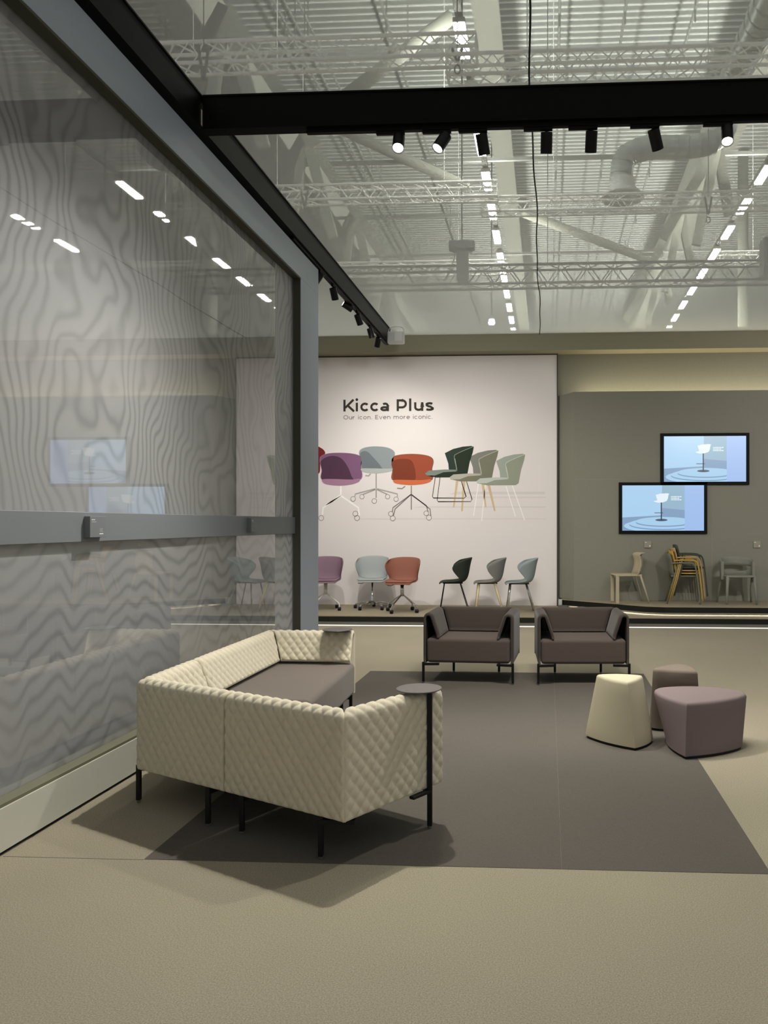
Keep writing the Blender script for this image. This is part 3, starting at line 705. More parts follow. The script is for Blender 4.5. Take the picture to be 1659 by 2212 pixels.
# ---- poufs
def pouf(name, label, bot, top, h, m, bulge_b, bulge_t, rb=0.02, n=12, zbase=0.018, soft=0):
    t = thing(name, label, 'pouf', (bot[0][0], bot[0][1], 0.0022))
    def ring(c, bl, corner):
        out = []; N = len(c); cen = sum((Vector(p) for p in c), Vector((0, 0)))/N
        for i in range(N):
            a, b = Vector(c[i]), Vector(c[(i+1) % N]); nr = Vector(((b-a).y, -(b-a).x)).normalized()
            if nr.dot((a+b)/2 - cen) < 0: nr = -nr
            for k in range(n):
                s = k/n; out.append(a.lerp(b, s) + nr*bl[i]*math.sin(PI*s)**0.9 if s else a + Vector((0, 0)))
        # soften the corners a little
        K = len(out); sm = out[:]
        for _ in range(corner): sm = [(sm[i-1] + sm[i]*2 + sm[(i+1) % K])/4 if i != n else sm[i] for i in range(K)]
        return sm
    o = Vector(bot[0])
    rbm = ring(bot, bulge_b, soft); rtp = ring(top, bulge_t, soft); K = len(rbm); V = []; F_ = []
    levels = [(0.0, 0.985, zbase), (0.0, 1, zbase+0.012)] + [(s/6, 1, zbase+0.012+(h-zbase-0.035)*s/6) for s in range(1, 7)]
    cen_t = sum(rtp, Vector((0, 0)))/K
    for s, sc, z in levels:
        for i in range(K):
            p = rbm[i].lerp(rtp[i], s); V.append(((p.x-o.x), (p.y-o.y), z))
    for q in (0.3, 0.55, 0.8, 1.0):
        ins = 0.024*(1-math.cos(q*PI/2)); dz = 0.023*math.sin(q*PI/2)
        for i in range(K):
            p = rtp[i]; dv = (cen_t-p).normalized()*ins; V.append((p.x+dv.x-o.x, p.y+dv.y-o.y, h-0.023+dz))
    R_ = len(V)//K
    for j in range(R_-1):
        for i in range(K): F_.append((j*K+i, j*K+(i+1) % K, (j+1)*K+(i+1) % K, (j+1)*K+i))
    F_.append(tuple(range((R_-1)*K, R_*K))); F_.append(tuple(range(K))[::-1])
    body = obj('body', V, F_, m, t)
    body.data.polygons.foreach_set('use_smooth', [True]*len(body.data.polygons))
    md = body.modifiers.new('split', 'EDGE_SPLIT'); md.split_angle = math.radians(32)
    cb = sum(rbm, Vector((0, 0)))/K
    MB().prism([tuple(cb + (p-cb)*0.965 - o) for p in rbm], 0.0, zbase+0.002).build('plinth', M['black'], t)
    return t
def oz(u, v, z): q = onz(u, v, z); return (q.x, q.y)
pouf('cream_pouf', 'cream tapered three sided pouf, left one of the three poufs', [oz(1260, 1592, 0), oz(1372, 1623, 0), oz(1411, 1600, 0)],
     [oz(1285, 1457, .445), oz(1356, 1475, .445), oz(1391, 1459, .445)], 0.445, M['pouf_cream'], (0.035, 0.03, 0.09), (0.02, 0.012, 0.05), soft=1)
pouf('mauve_pouf', 'low wide mauve three sided pouf, right and frontmost of the three', [(0.80, 5.33), (0.872, 4.935), (1.345, 5.23)],
     [(0.722, 5.43), (0.885, 4.955), (1.395, 5.31)], 0.352, M['pouf_mauve'], (0.03, 0.045, 0.10), (0.05, 0.055, 0.14), soft=5)
pouf('taupe_pouf', 'taupe tapered pouf behind the cream and the mauve ones', [oz(1402, 1578, 0), oz(1514, 1582, 0), (1.0, 6.02)],
     [oz(1406, 1445, .455), oz(1507, 1450, .455), (1.0, 5.82)], 0.455, M['pouf_taupe'], (0.03, 0.07, 0.07), (0.008, 0.03, 0.03), soft=2)
for T_ in (T1, T2, T3): T_.location.z = 0.0022
#==PART3==

# ================================================================== PRINTED BACKDROP
PY = 12.66
bd = thing('printed_backdrop', 'tall white printed backdrop with the words Kicca Plus and eight pictured chairs', 'backdrop', (0, 0, 0))
MB().box(-9, 0.150, PY, 12.715, 0.151, 4.285).build('sheet', M['whitewall'], bd)
eg = MB(); eg.box(0.150, 0.168, PY-0.012, 12.715, 0.151, 4.289); eg.box(-9, 0.150, PY-0.006, PY, 4.27, 4.288); eg.build('frame_edge', M['printedge'], bd)
_pm = {}
def ink(r, g, b):
    k = (r, g, b)
    if k not in _pm: _pm[k] = mat('print_ink_%d' % len(_pm), rgb(r, g, b), 0.8, spec=0.1)
    return _pm[k]
def Pc(x, y):                       # close-up pixel of the pictured chairs -> photograph pixel
    return (680 + x/3.318, 940 + y/3.318)
def flat(name, pts, m, layer, parent, smooth=0, conv=Pc):
    if smooth: pts = [(p.x, p.y) for p in spline([(x, y, 0) for x, y in pts], smooth, True)]
    y = PY - 0.0012 - 0.0005*layer
    V = []
    for x, z in pts:
        u, v = conv(x, z) if conv else (x, z); q = at(u, v, PY); V.append((q.x, y, q.z))
    return obj(name, V, [tuple(range(len(V)))], m, parent)
def stroke_mb(mb, pts, wd, y):
    P = [Vector((p[0], p[1])) for p in pts]; n = len(P); Lf = []; Rt = []
    for i in range(n):
        a = P[max(i-1, 0)]; b = P[min(i+1, n-1)]; d = (b-a)
        if d.length < 1e-9: d = Vector((1, 0))
        d.normalize(); nr = Vector((-d.y, d.x))
        sc = 1.0
        if 0 < i < n-1:
            d1 = (P[i]-P[i-1]).normalized(); sc = 1/max(0.6, abs(Vector((-d1.y, d1.x)).dot(nr)))
        Lf.append(P[i]+nr*wd/2*sc); Rt.append(P[i]-nr*wd/2*sc)
    V = [(p.x, y, p.y) for p in Lf] + [(p.x, y, p.y) for p in Rt]
    mb.add(V, [(i, i+1, n+i+1, n+i) for i in range(n-1)])
def lines(name, segs, wd, m, layer, parent, conv=Pc, smooth=0):
    mb = MB(); y = PY - 0.0012 - 0.0005*layer
    for s in segs:
        if smooth and len(s) > 2: s = [(p.x, p.y) for p in spline([(a, b, 0) for a, b in s], smooth)]
        q = [at(*conv(x, z), PY) for x, z in s]; stroke_mb(mb, [(p.x, p.z) for p in q], wd, y)
    return mb.build(name, m, parent)
def arcp(cx, cy, r, a0, a1, n=14, ry=None):
    return [(cx + r*math.cos(math.radians(a0+(a1-a0)*i/n)), cy + (ry or r)*math.sin(math.radians(a0+(a1-a0)*i/n))) for i in range(n+1)]
# --- lettering drawn with round geometric strokes; x-height 1, capitals 1.34
def glyph(ch, t):
    h = t/2; X = 1.0; Cc = 1.36
    r = (X)/2
    G = {
     'K': (1.16, [[(h,0),(h,Cc)], [(h*1.6,0.42),(1.12-h*.3,Cc)], [(0.44,0.72),(1.18-h*.3,0)]]),
     'P': (1.12, [[(h,0),(h,Cc)], [(h,Cc-h),(0.60,Cc-h)]+arcp(0.60,(Cc-h+0.40+h*.2)/2,((Cc-h)-(0.40+h*.2))/2,90,-90)+[(h,0.40+h*.2)]]),
     'O': (1.50, [arcp(0.75,Cc/2,0.75-h,0,360,36,Cc/2-h)]),
     'E': (0.98, [[(h,0),(h,Cc)], [(h,Cc-h),(0.95,Cc-h)], [(h,Cc/2),(0.86,Cc/2)], [(h,h),(0.97,h)]]),
     'i': (t, [[(h,0),(h,X)], 'dot']),
     'l': (t, [[(h,0),(h,Cc*1.06)]]),
     'c': (0.98, [arcp(0.52,X/2,0.52-h,42,318,24,X/2-h+.01)]),
     'o': (1.06, [arcp(0.53,X/2,0.53-h,0,360,30,X/2-h+.01)]),
     'e': (1.04, [[(h,X/2-.01),(1.04-h*1.2,X/2-.01)]+arcp(0.52,X/2,0.52-h,0,315,28,X/2-h+.01)]),
     'a': (0.94, [[(0.94-h,0),(0.94-h,0.58)]+arcp(0.52,0.58,0.42-h,0,135,10,0.42-h), arcp(0.45,0.29,0.45-h,0,360,24,0.29-h+.01) ]),
     'u': (0.98, [[(h,X),(h,0.42)]+arcp(0.49,0.44,0.49-h,180,360,14,0.44-h)+[(0.98-h,0.44),(0.98-h,X)], [(0.98-h,0),(0.98-h,0.5)]]),
     'n': (0.98, [[(h,0),(h,X)], [(h,0.5)]+arcp(0.49,0.56,0.49-h,180,0,14,0.44-h)+[(0.98-h,0.5),(0.98-h,0)]]),
     'm': (1.62, [[(h,0),(h,X)], [(h,0.5)]+arcp(h+(0.81-h)/2,0.58,(0.81-h)/2,180,0,12,0.42-h)+[(0.81,0)], [(0.81,0.5)]+arcp(0.81+(0.81-h)/2,0.58,(0.81-h)/2,180,0,12,0.42-h)+[(1.62-h,0)]]),
     'r': (0.62, [[(h,0),(h,X)], [(h,0.45)]+arcp(0.60,0.45,0.60-h,180,95,8,0.55-h)]),
     'v': (1.00, [[(h*.7,X),(0.5,h*.2),(1.0-h*.7,X)]]),
     's': (0.86, [arcp(0.46,0.735,0.36-h*.3,28,150,8,0.265-h)+[(0.17,0.66)]+[(0.30,0.55),(0.56,0.48)]+arcp(0.44,0.265,0.40-h*.3,40,-150,12,0.265-h)]),
     '.': (t*1.2, ['pt']), ' ': (0.52, [])}
    return G[ch]
def lettering(name, text, x0, x1, z0, xh, t, gap, m, parent, layer, y=None, slots=None):
    y = (PY - 0.0012 - 0.0005*layer) if y is None else y
    adv = 0; items = []
    for ch in text:
        wd, st = glyph(ch, t); items.append((adv, ch, st)); adv += wd + gap
    adv -= gap; sx = (x1-x0)/adv; mb = MB()
    k = 0
    for q, (a, ch, st) in enumerate(items):
        if slots:
            if slots[q] is None: continue
            sx = (slots[q][1]-slots[q][0])/(items[q][3] if len(items[q]) > 3 else glyph(ch, t)[0]); x0 = slots[q][0]; a = 0
            if ch in 'il': sx = xh
        for s in st:
            k += 1; yy = y - 0.00003*k
            if s == 'dot' or s == 'pt':
                rr = t*0.62; cy_ = (1.36 if s == 'dot' else rr)
                pts = arcp(a + t/2 + (0 if s == 'dot' else .02), cy_, rr, 0, 342, 19); V = [(x0+p[0]*sx, yy, z0+p[1]*xh) for p in pts]
                mb.add(V, [tuple(range(len(V)))])
            else:
                P = [((a+p[0])*sx, p[1]*xh) for p in s]
                stroke_mb(mb, [(x0+p[0], z0+p[1]) for p in P], t*xh, yy)
    return mb.build(name, m, parent)
a, b = at(742, 889, PY), at(936, 889, PY); xh = (at(742, 888.9, PY) - at(742, 870.2, PY)).length
_sl = [(265, 417), (437, 473), (499, 621), (636, 758), (774, 896), None, (1000, 1142), (1172, 1207), (1240, 1370), (1394, 1507)]
_sl = [None if q is None else (at(700+q[0]/6.38, 889, PY).x, at(700+q[1]/6.38, 889, PY).x) for q in _sl]
lettering('title_lettering', 'Kicca Plus', a.x, b.x, a.z, xh, 0.26, 0.11, ink(62, 58, 54), bd, 2, slots=_sl)
a, b = at(742, 906, PY), at(934, 905.5, PY); xh2 = xh*0.345
lettering('slogan_lettering', 'Our icon. Even more iconic.', a.x, b.x, a.z, xh2, 0.16, 0.26, ink(88, 82, 78), bd, 2)
# --- pictured chairs
def front_chair(shell, dark, seat, edge, cs, cd, ce, cse, base, casters, basecol, wd=0.016, par=None):
    par = bd
    e = flat('pictured_shell', shell, ink(*ce), 2, par, 6); c = sum((Vector(p) for p in shell), Vector((0, 0)))/len(shell)
    flat('pictured_shell', [tuple(c + (Vector(p)-c)*0.965) for p in shell], ink(*cs), 3, par, 6)
    flat('pictured_shading', dark, ink(*cd), 4, par, 5)
    flat('pictured_seat', seat, ink(*cse), 5, par, 6)
    lines('pictured_base', base, wd, ink(*basecol), 1, par)
    ring = []; 
    for x, y, r in casters: ring.append(arcp(x, y, r, 0, 360, 18))
    lines('pictured_casters', ring, 0.008, ink(120, 116, 114), 3, par)
    for x, y, r in casters: flat('pictured_casters', arcp(x, y, r*0.9, 0, 340, 17), ink(228, 222, 221), 2, par)
# red chair half behind the post
flat('pictured_shell', [(10, 95), (50, 95), (75, 125), (60, 155), (40, 180), (36, 265), (5, 265)], ink(120, 40, 45), 1, bd, 5)
front_chair([(316, 125), (335, 98), (380, 84), (440, 80), (510, 86), (556, 104), (575, 130), (568, 170), (552, 250), (345, 250), (328, 180)],
            [(325, 130), (370, 115), (420, 160), (475, 225), (470, 245), (350, 245), (335, 190)],
            [(332, 240), (400, 238), (500, 240), (554, 240), (545, 258), (470, 272), (400, 272), (345, 262)], None,
            (143, 152, 156), (112, 121, 126), (160, 166, 168), (176, 182, 182),
            [[(440, 275), (440, 330), (440, 450)], [(432, 385), (290, 422), (288, 440)], [(448, 385), (592, 422), (592, 440)], [(434, 390), (345, 425)], [(446, 390), (520, 425)], [(362, 290), (385, 292), (402, 276)]],
            [(275, 457, 17), (338, 441, 16), (427, 472, 17), (522, 441, 16), (583, 459, 16)], (168, 164, 162), 0.022)
front_chair([(35, 180), (48, 148), (100, 130), (190, 126), (270, 132), (322, 148), (342, 182), (335, 230), (318, 325), (64, 325), (48, 250)],
            [(45, 185), (110, 150), (180, 160), (230, 215), (262, 290), (262, 326), (64, 326), (52, 250)],
            [(54, 318), (110, 314), (260, 318), (320, 312), (318, 332), (270, 352), (180, 362), (90, 354), (58, 338)], None,
            (128, 92, 124), (84, 58, 78), (150, 116, 142), (164, 124, 150),
            [[(187, 365), (187, 430)], [(185, 430), (60, 520), (55, 570)], [(187, 435), (312, 520), (320, 575)], [(187, 440), (80, 498)]],
            [(46, 594, 18), (291, 563, 18), (303, 594, 18)], (248, 246, 244), 0.026)
front_chair([(545, 185), (560, 155), (610, 140), (700, 134), (790, 142), (838, 160), (852, 190), (842, 240), (826, 330), (572, 330), (555, 250)],
            [(552, 195), (610, 170), (700, 190), (715, 330), (575, 330), (560, 250)],
            [(566, 322), (620, 320), (760, 322), (830, 316), (828, 334), (780, 350), (690, 358), (600, 350), (568, 340)], None,
            (158, 80, 60), (126, 64, 46), (120, 90, 80), (206, 112, 76),
            [[(692, 362), (692, 430), (692, 535)], [(690, 425), (575, 530), (562, 585)], [(694, 425), (826, 530), (832, 580)], [(690, 425), (560, 520), (556, 550)], [(694, 430), (800, 505), (812, 550)], [(590, 380), (625, 384), (648, 366)]],
            [(545, 564, 17), (559, 596, 18), (799, 560, 17), (818, 591, 18)], (128, 122, 120), 0.016)
def side_shell(dx, dy, cf, cin, crim, k=1.0):
    """side view shell; dx, dy shift from the pale green chair"""
    S = lambda pts: [(x+dx, y+dy) for x, y in pts]
    flat('pictured_shell', S([(1300, 185), (1360, 155), (1430, 138), (1490, 133), (1507, 140), (1480, 165), (1400, 195), (1370, 225), (1385, 320), (1330, 320), (1325, 260)]), ink(*cin), 2, bd)
    flat('pictured_shell', S([(1508, 140), (1500, 180), (1478, 250), (1460, 345), (1440, 358), (1240, 360), (1165, 345), (1160, 325), (1185, 312), (1250, 306), (1370, 318), (1388, 300), (1378, 250), (1370, 210), (1395, 188), (1450, 165)]), ink(*cf), 3, bd)
    flat('pictured_seat', S([(1158, 330), (1185, 310), (1300, 302), (1380, 304), (1384, 316), (1290, 322), (1230, 345), (1170, 346)]), ink(*crim), 4, bd)
    lines('pictured_rim', [S([(1506, 138), (1450, 160), (1390, 188), (1368, 212), (1388, 312)])], 0.010, ink(*crim), 5, bd, smooth=5)
side_shell(-368, -56, (46, 56, 46), (52, 64, 56), (128, 136, 128))
lines('pictured_legs', [[(870, 262), (843, 440), (850, 450), (1070, 452), (1084, 440), (1045, 310)], [(903, 262), (877, 465), (885, 477), (1118, 476), (1127, 460), (1078, 300)]], 0.010, ink(38, 36, 34), 1, bd)
side_shell(-192, -28, (122, 122, 106), (128, 128, 122), (178, 176, 164))
for q in ([(1015, 300), (1034, 300), (1000, 518), (990, 518)], [(1062, 300), (1082, 300), (1060, 546), (1049, 546)], [(1192, 330), (1212, 330), (1230, 515), (1221, 515)], [(1236, 355), (1258, 362), (1296, 543), (1284, 543)]):
    flat('pictured_legs', q, ink(208, 184, 146), 1, bd)
side_shell(0, 0, (148, 154, 138), (158, 166, 156), (190, 196, 188))
lines('pictured_legs', [[(1172, 350), (1138, 578)], [(1222, 358), (1196, 614)], [(1370, 365), (1438, 582)], [(1416, 362), (1504, 610)]], 0.013, ink(248, 247, 245), 1, bd)
# soft printed floor bands under the pictured chairs
for k, (x0, x1, y0, y1, c) in enumerate([(960, 1650, 405, 424, (214, 208, 207)), (900, 1655, 440, 452, (218, 211, 210)), (700, 1655, 510, 520, (216, 210, 209)), (300, 1655, 596, 604, (218, 211, 210))]):
    flat('pictured_floor_band', [(x0+60, y0), (x1, y0), (x1, y1), (x0, y1)], ink(*c), 0, bd)

# ================================================================== SCREENS
def screen(label, u0, v0, u1, v1, Y=12.262):
    a, b = at(u0, v0, Y), at(u1, v1, Y); cx_, cz = (a.x+b.x)/2, (a.z+b.z)/2; W, H = abs(b.x-a.x), abs(a.z-b.z)
    t = thing('wall_screen', label, 'screen', (cx_, 12.298, cz), 0, 'pair of staggered wall screens')
    MB().box(-W/2, W/2, -0.036, 0, -H/2, H/2).build('bezel', M['bezel'], t, bevel=0.003)
    iw, ih = W*0.462, H*0.440
    def em(n, c, s=1.0): 
        k = 'scr_' + n
        if k not in M: M[k] = mat('screen_' + n, (0, 0, 0, 1), 0.3, emit=rgb(*c), es=s)
        return M[k]
    y0 = -0.0365; ox, oz = -0.0, 0.0
    def poly(n, pts, m, l, par=None):
        # pts in display fractions: x 0..1 right, y 0..1 down
        V = [((p[0]-0.5)*2*iw, y0-0.0004*l, (0.5-p[1])*2*ih) for p in pts]; return obj(n, V, [tuple(range(len(V)))], m, par or t)
    def ell(cx, cy, rx, ry, a0=0, a1=360, n=40, clip=0.765):
        return [(min(clip, cx+rx*math.cos(math.radians(a0+(a1-a0)*i/n))), min(1.0, cy+ry*math.sin(math.radians(a0+(a1-a0)*i/n)))) for i in range(n)]
    d = poly('display', [(0, 0), (1, 0), (1, 1), (0, 1)], em('sky', (160, 198, 232)), 0)
    poly('pictured_wall', [(0.487, 0), (0.765, 0), (0.765, 0.545), (0.487, 0.50)], em('sidewall', (148, 180, 200)), 1, d)
    poly('pictured_wall', [(0, 0), (0.487, 0), (0.487, 0.66), (0, 0.71)], em('leftwall', (168, 206, 236)), 1, d)
    poly('pictured_floor', [(0, 0.71), (0.487, 0.66), (0.487, 0.50), (0.765, 0.545), (0.765, 1), (0, 1)], em('floor', (130, 158, 190)), 2, d)
    poly('pictured_side_band', [(0.767, 0), (1, 0), (1, 1), (0.767, 1)], em('band', (158, 188, 234)), 2, d)
    for k, (cx, cy, rx, ry) in enumerate([(0.51, 0.895, 0.49, 0.15), (0.51, 0.845, 0.425, 0.12), (0.51, 0.795, 0.345, 0.097)]):
        poly('pictured_step', ell(cx, cy+0.024, rx, ry), em('riser', (122, 152, 190)), 3+2*k, d)
        poly('pictured_step', ell(cx, cy, rx, ry), em('tread', (166, 204, 232)), 4+2*k, d)
    poly('pictured_stool_base', ell(0.48, 0.765, 0.075, 0.027), em('iron', (70, 86, 104)), 10, d)
    poly('pictured_stool_post', [(0.472, 0.38), (0.486, 0.38), (0.486, 0.77), (0.472, 0.77)], em('iron2', (40, 46, 66)), 11, d)
    poly('pictured_stool_footrest', [(0.395, 0.60), (0.50, 0.60), (0.50, 0.615), (0.395, 0.615)], em('iron', (70, 86, 104)), 11, d)
    poly('pictured_stool_seat', [(0.385, 0.345), (0.405, 0.34), (0.43, 0.33), (0.415, 0.24), (0.41, 0.21), (0.46, 0.185), (0.55, 0.175), (0.575, 0.185), (0.565, 0.22), (0.56, 0.29), (0.545, 0.345), (0.50, 0.375), (0.44, 0.385), (0.39, 0.36)], em('white', (226, 240, 246)), 12, d)
    for k, (x0, x1, yy) in enumerate([(0.597, 0.725, 0.25), (0.597, 0.70, 0.285), (0.597, 0.72, 0.318)]):
        x = x0; q = 0
        while x < x1-0.008:
            wd = 0.012 + 0.006*((q*7+k*3) % 3)
            poly('pictured_caption', [(x, yy-0.009), (x+wd, yy-0.009), (x+wd, yy+0.011), (x, yy+0.011)], em('white', (226, 240, 246)), 12, d)
            x += wd + 0.004; q += 1
    return t
screen('upper right wall screen showing a white bar stool on a round podium', 1427, 936, 1619, 1047)
screen('lower left wall screen showing a white bar stool on a round podium', 1337, 1042, 1528, 1153)

# ================================================================== LABEL PLATES
def plate(label, loc_, rz, w_, h_, th, m, mk):
    t = thing('label_plate', label, 'label plate', loc_, rz)
    MB().box(-w_/2, w_/2, -th, 0, -h_/2, h_/2).build('plate', m, t, bevel=0.0015)
    b = MB()
    for x0, x1, z0, z1 in mk: b.box(x0*w_, x1*w_, -th-0.0006, -th, z0*h_, z1*h_)
    b.build('small_print', M['mark'], t); return t
mk = [(-.40, -.30, .32, .36), (-.28, -.20, .32, .36), (-.40, -.12, .23, .245), (.10, .30, -.10, -.09), (.10, .28, -.16, -.15), (.10, .30, -.22, -.21), (.08, .32, -.36, -.31)]
gx0 = WX - 0.052
def onx(u, v, X):
    x, y, z = _ray(u, v); k = X/x; return Vector((X, y*k, EYE + z*k))
q = onx(206, 1138, gx0+0.03)
plate('grey square label plate on the middle rail, nearer the camera', (gx0, q.y+0.02, q.z), PI/2, 0.15, 0.115, 0.034, M['plate'], mk)
q = onx(549, 1134, gx0+0.03)
plate('small grey label plate on the middle rail near the end post', (gx0, q.y, q.z), PI/2, 0.15, 0.115, 0.034, M['plate'], mk[:4])
for (u, v, lab) in ((1399, 1176, 'taupe label plate on the wall left of the stacked armchairs'), (1635, 1176, 'taupe label plate on the wall above the grey tub armchair')):
    q = at(u, v, 12.29); plate(lab, (q.x, 12.2998, q.z), 0, 0.112, 0.105, 0.022, M['plate_taupe'], [(-.40, -.15, .28, .36), (.22, .38, -.32, -.12)])

# ================================================================== DISPLAY CHAIRS
def shell_chair(root, m, m2=None, sw=0.235, seat_h=0.445, inner=None):
    """wrap-around shell: x lateral, front towards -y; seat and back in one skin"""
    prof = []   # rows: centre (y,z), half width w, edge (y,z)
    rows = [(-0.225, -0.028, .185, -0.215, -0.030), (-0.215, -0.002, .205, -0.205, -0.004), (-0.17, 0.006, .222, -0.165, 0.012), (-0.06, -0.004, .232, -0.055, 0.016), (0.05, -0.010, .232, 0.03, 0.022), (0.13, -0.004, .226, 0.085, 0.034),
            (0.185, 0.028, .220, 0.092, 0.050), (0.212, 0.085, .222, 0.062, 0.085), (0.228, 0.160, .236, 0.010, 0.145), (0.240, 0.235, .252, -0.025, 0.205), (0.255, 0.305, .262, -0.012, 0.248), (0.268, 0.350, .258, 0.030, 0.285), (0.276, 0.372, .235, 0.095, 0.318)]
    nt_ = 24; V = []; F_ = []
    for (yc, zc_, w_, ye, ze) in rows:
        for i in range(nt_+1):
            t = -1+2*i/nt_; back = max(0, min(1, (zc_-0.0)/0.12))
            x = w_*(math.sin(t*PI/2)*back + t*(1-back)) if back < 1 else w_*math.sin(t*PI/2)
            s = abs(t)**2.4 if back > 0.3 else abs(t)**3
            V.append((x, yc+(ye-yc)*s, zc_+(ze-zc_)*s + seat_h))
    for j in range(len(rows)-1):
        for i in range(nt_): a = j*(nt_+1)+i; F_.append((a, a+1, a+nt_+2, a+nt_+1))
    o = obj('shell', V, F_, m, root, smooth=True)
    so = o.modifiers.new('solid', 'SOLIDIFY'); so.thickness = 0.014; so.offset = -1
    sb = o.modifiers.new('sub', 'SUBSURF'); sb.levels = 1; sb.render_levels = 1
    if m2:
        V2 = []; F2 = []
        for (yc, zc_, w_, ye, ze) in rows[1:6]:
            for i in range(13):
                t = -1+2*i/12; V2.append((w_*0.93*t, yc+(ye-yc)*abs(t)**3, zc_+(ze-zc_)*abs(t)**3+seat_h+0.010))
        for j in range(4):
            for i in range(12): a = j*13+i; F2.append((a, a+1, a+14, a+13))
        p = obj('seat_pad', V2, F2, m2, root, smooth=True); so = p.modifiers.new('solid', 'SOLIDIFY'); so.thickness = 0.02; so.offset = 0
    return o
def caster(parent, x, y, m=None, r=0.028):
    c = MB(); Mx = Matrix.Rotation(PI/2, 3, 'Y')
    c.lathe([(0.004, -0.024), (r*.8, -0.024), (r, -0.02), (r, -0.004), (r*.8, -0.002), (r*.8, 0.002), (r, 0.004), (r, 0.02), (r*.8, 0.024), (0.004, 0.024)], (x, y, r), 18, Mx)
    return c.build('caster', M['black'], parent)
def swivel(label, loc_, rz, mshell, mbase, arms, arch, lever, mpad):
    t = thing('swivel_chair', label, 'chair', loc_, rz, None)
    shell_chair(t, mshell, mpad, seat_h=0.46)
    MB().box(-0.09, 0.09, -0.06, 0.10, 0.425, 0.442).build('seat_plate', M['black'], t, bevel=0.004)
    if arch:
        MB().lathe([(0.028, 0.24), (0.028, 0.43)], (0, 0.02, 0), 16).build('column', mbase, t, smooth=True)
        for k in range(arms):
            an = 2*PI*(k+0.5)/arms + arch; ex, ey = math.cos(an), math.sin(an)
            P = spline([(0.01*ex, 0.02+0.01*ey, 0.265), (0.12*ex, 0.02+0.12*ey, 0.20), (0.24*ex, 0.02+0.24*ey, 0.125), (0.268*ex, 0.02+0.268*ey, 0.09), (0.27*ex, 0.02+0.27*ey, 0.05)], 4)
            a_ = MB().tube(P, 0.011, 8).build('base_arm', mbase, t, smooth=True); caster(a_, 0.27*ex, 0.02+0.27*ey)
    else:
        MB().lathe([(0.028, 0.06), (0.030, 0.12), (0.026, 0.14), (0.024, 0.30), (0.014, 0.31), (0.014, 0.43)], (0, 0.02, 0), 16).build('column', mbase, t, smooth=True)
        for k in range(arms):
            an = 2*PI*k/arms + 0.35; ex, ey = math.cos(an), math.sin(an)
            a_ = MB().tube([(0.02*ex, 0.02+0.02*ey, 0.115), (0.16*ex, 0.02+0.16*ey, 0.095), (0.285*ex, 0.02+0.285*ey, 0.068), (0.29*ex, 0.02+0.29*ey, 0.05)], [0.019, 0.015, 0.011, 0.009], 8).build('base_arm', mbase, t, smooth=True)
            caster(a_, 0.29*ex, 0.02+0.29*ey)
    if lever: MB().tube([(-0.05, 0.03, 0.43), (-0.13, 0.0, 0.415), (-0.16, -0.02, 0.40), (-0.22, -0.03, 0.405)], 0.005, 6).build('lever', M['black'], t)
    return t
fab = lambda n, r, g, b: mat(n, rgb(r, g, b), 0.9, spec=0.15, grain=0.05, gscale=300)
mm = fab('mauve_shell', 132, 108, 122); ml = fab('light_grey_shell', 160, 166, 166); mt = fab('terracotta_shell', 142, 94, 80)
x = at(703, 1250, 11.85).x
swivel('mauve swivel chair on a white four arm base beside the grey post', (x, 11.85, 0.152), 0.12, mm, M['white_metal'], 4, 0.25, False, mm)
x = at(804, 1250, 12.05).x
swivel('light grey swivel chair on a low chrome star base in the middle', (x, 12.05, 0.152), 0.10, ml, M['chrome'], 5, 0, True, ml)
x = at(868, 1250, 11.62).x
swivel('terracotta swivel chair on an arched chrome base', (x, 11.62, 0.152), -0.10, mt, M['chrome'], 4, 0.45, True, mt)
def side_chair(label, loc_, rz, mshell, kind):
    t = thing('shell_chair', label, 'chair', loc_, rz)
    shell_chair(t, mshell, None, seat_h=0.46)
    MB().box(-0.15, 0.15, -0.16, 0.14, 0.435, 0.447).build('seat_plate', M['black'], t, bevel=0.004)
    if kind == 'sled':
        for s in (-1, 1):
            MB().tube([(s*0.17, -0.14, 0.44), (s*0.225, -0.205, 0.03), (s*0.225, -0.20, 0.008), (s*0.225, -0.17, 0.008), (s*0.225, 0.19, 0.008), (s*0.225, 0.225, 0.008), (s*0.225, 0.225, 0.03), (s*0.17, 0.10, 0.44)], 0.0065, 8).build('sled_frame', M['black'], t)
    else:
        for sx_ in (-1, 1):
            for y0, y1 in ((-0.14, -0.19), (0.10, 0.23)):
                if kind == 'wood':
                    MB().tube([(sx_*0.155, y0, 0.44), (sx_*0.20, (y0+y1)/2, 0.22), (sx_*0.225, y1, 0.0)], [0.019, 0.019, 0.011], 10).build('leg', M['wood'], t, smooth=True)
                else:
                    MB().tube([(sx_*0.155, y0, 0.44), (sx_*0.225, y1, 0.0)], 0.010, 10).build('leg', M['white_metal'] if kind == 'w' else M['chrome'], t, smooth=True)
    return t
M['wood'] = mat('pale_ash_wood', rgb(196, 180, 142), 0.5, grain=0.08, gscale=40)
for u, Y, lab, c, kd in ((980, 11.75, 'dark green shell chair on thin black legs, first of the side facing row', (50, 56, 48), 'sled'),
                         (1054, 11.72, 'grey shell chair on pale wooden legs between two other shell chairs', (122, 122, 118), 'wood'),
                         (1122, 11.68, 'pale blue grey shell chair on slim metal legs, last of the row', (140, 150, 152), 'steel')):
    x = at(u, 1250, Y).x
    side_chair(lab, (x, Y, 0.1535), -PI/2 + 0.10, fab('shell_fabric', *c), kd)

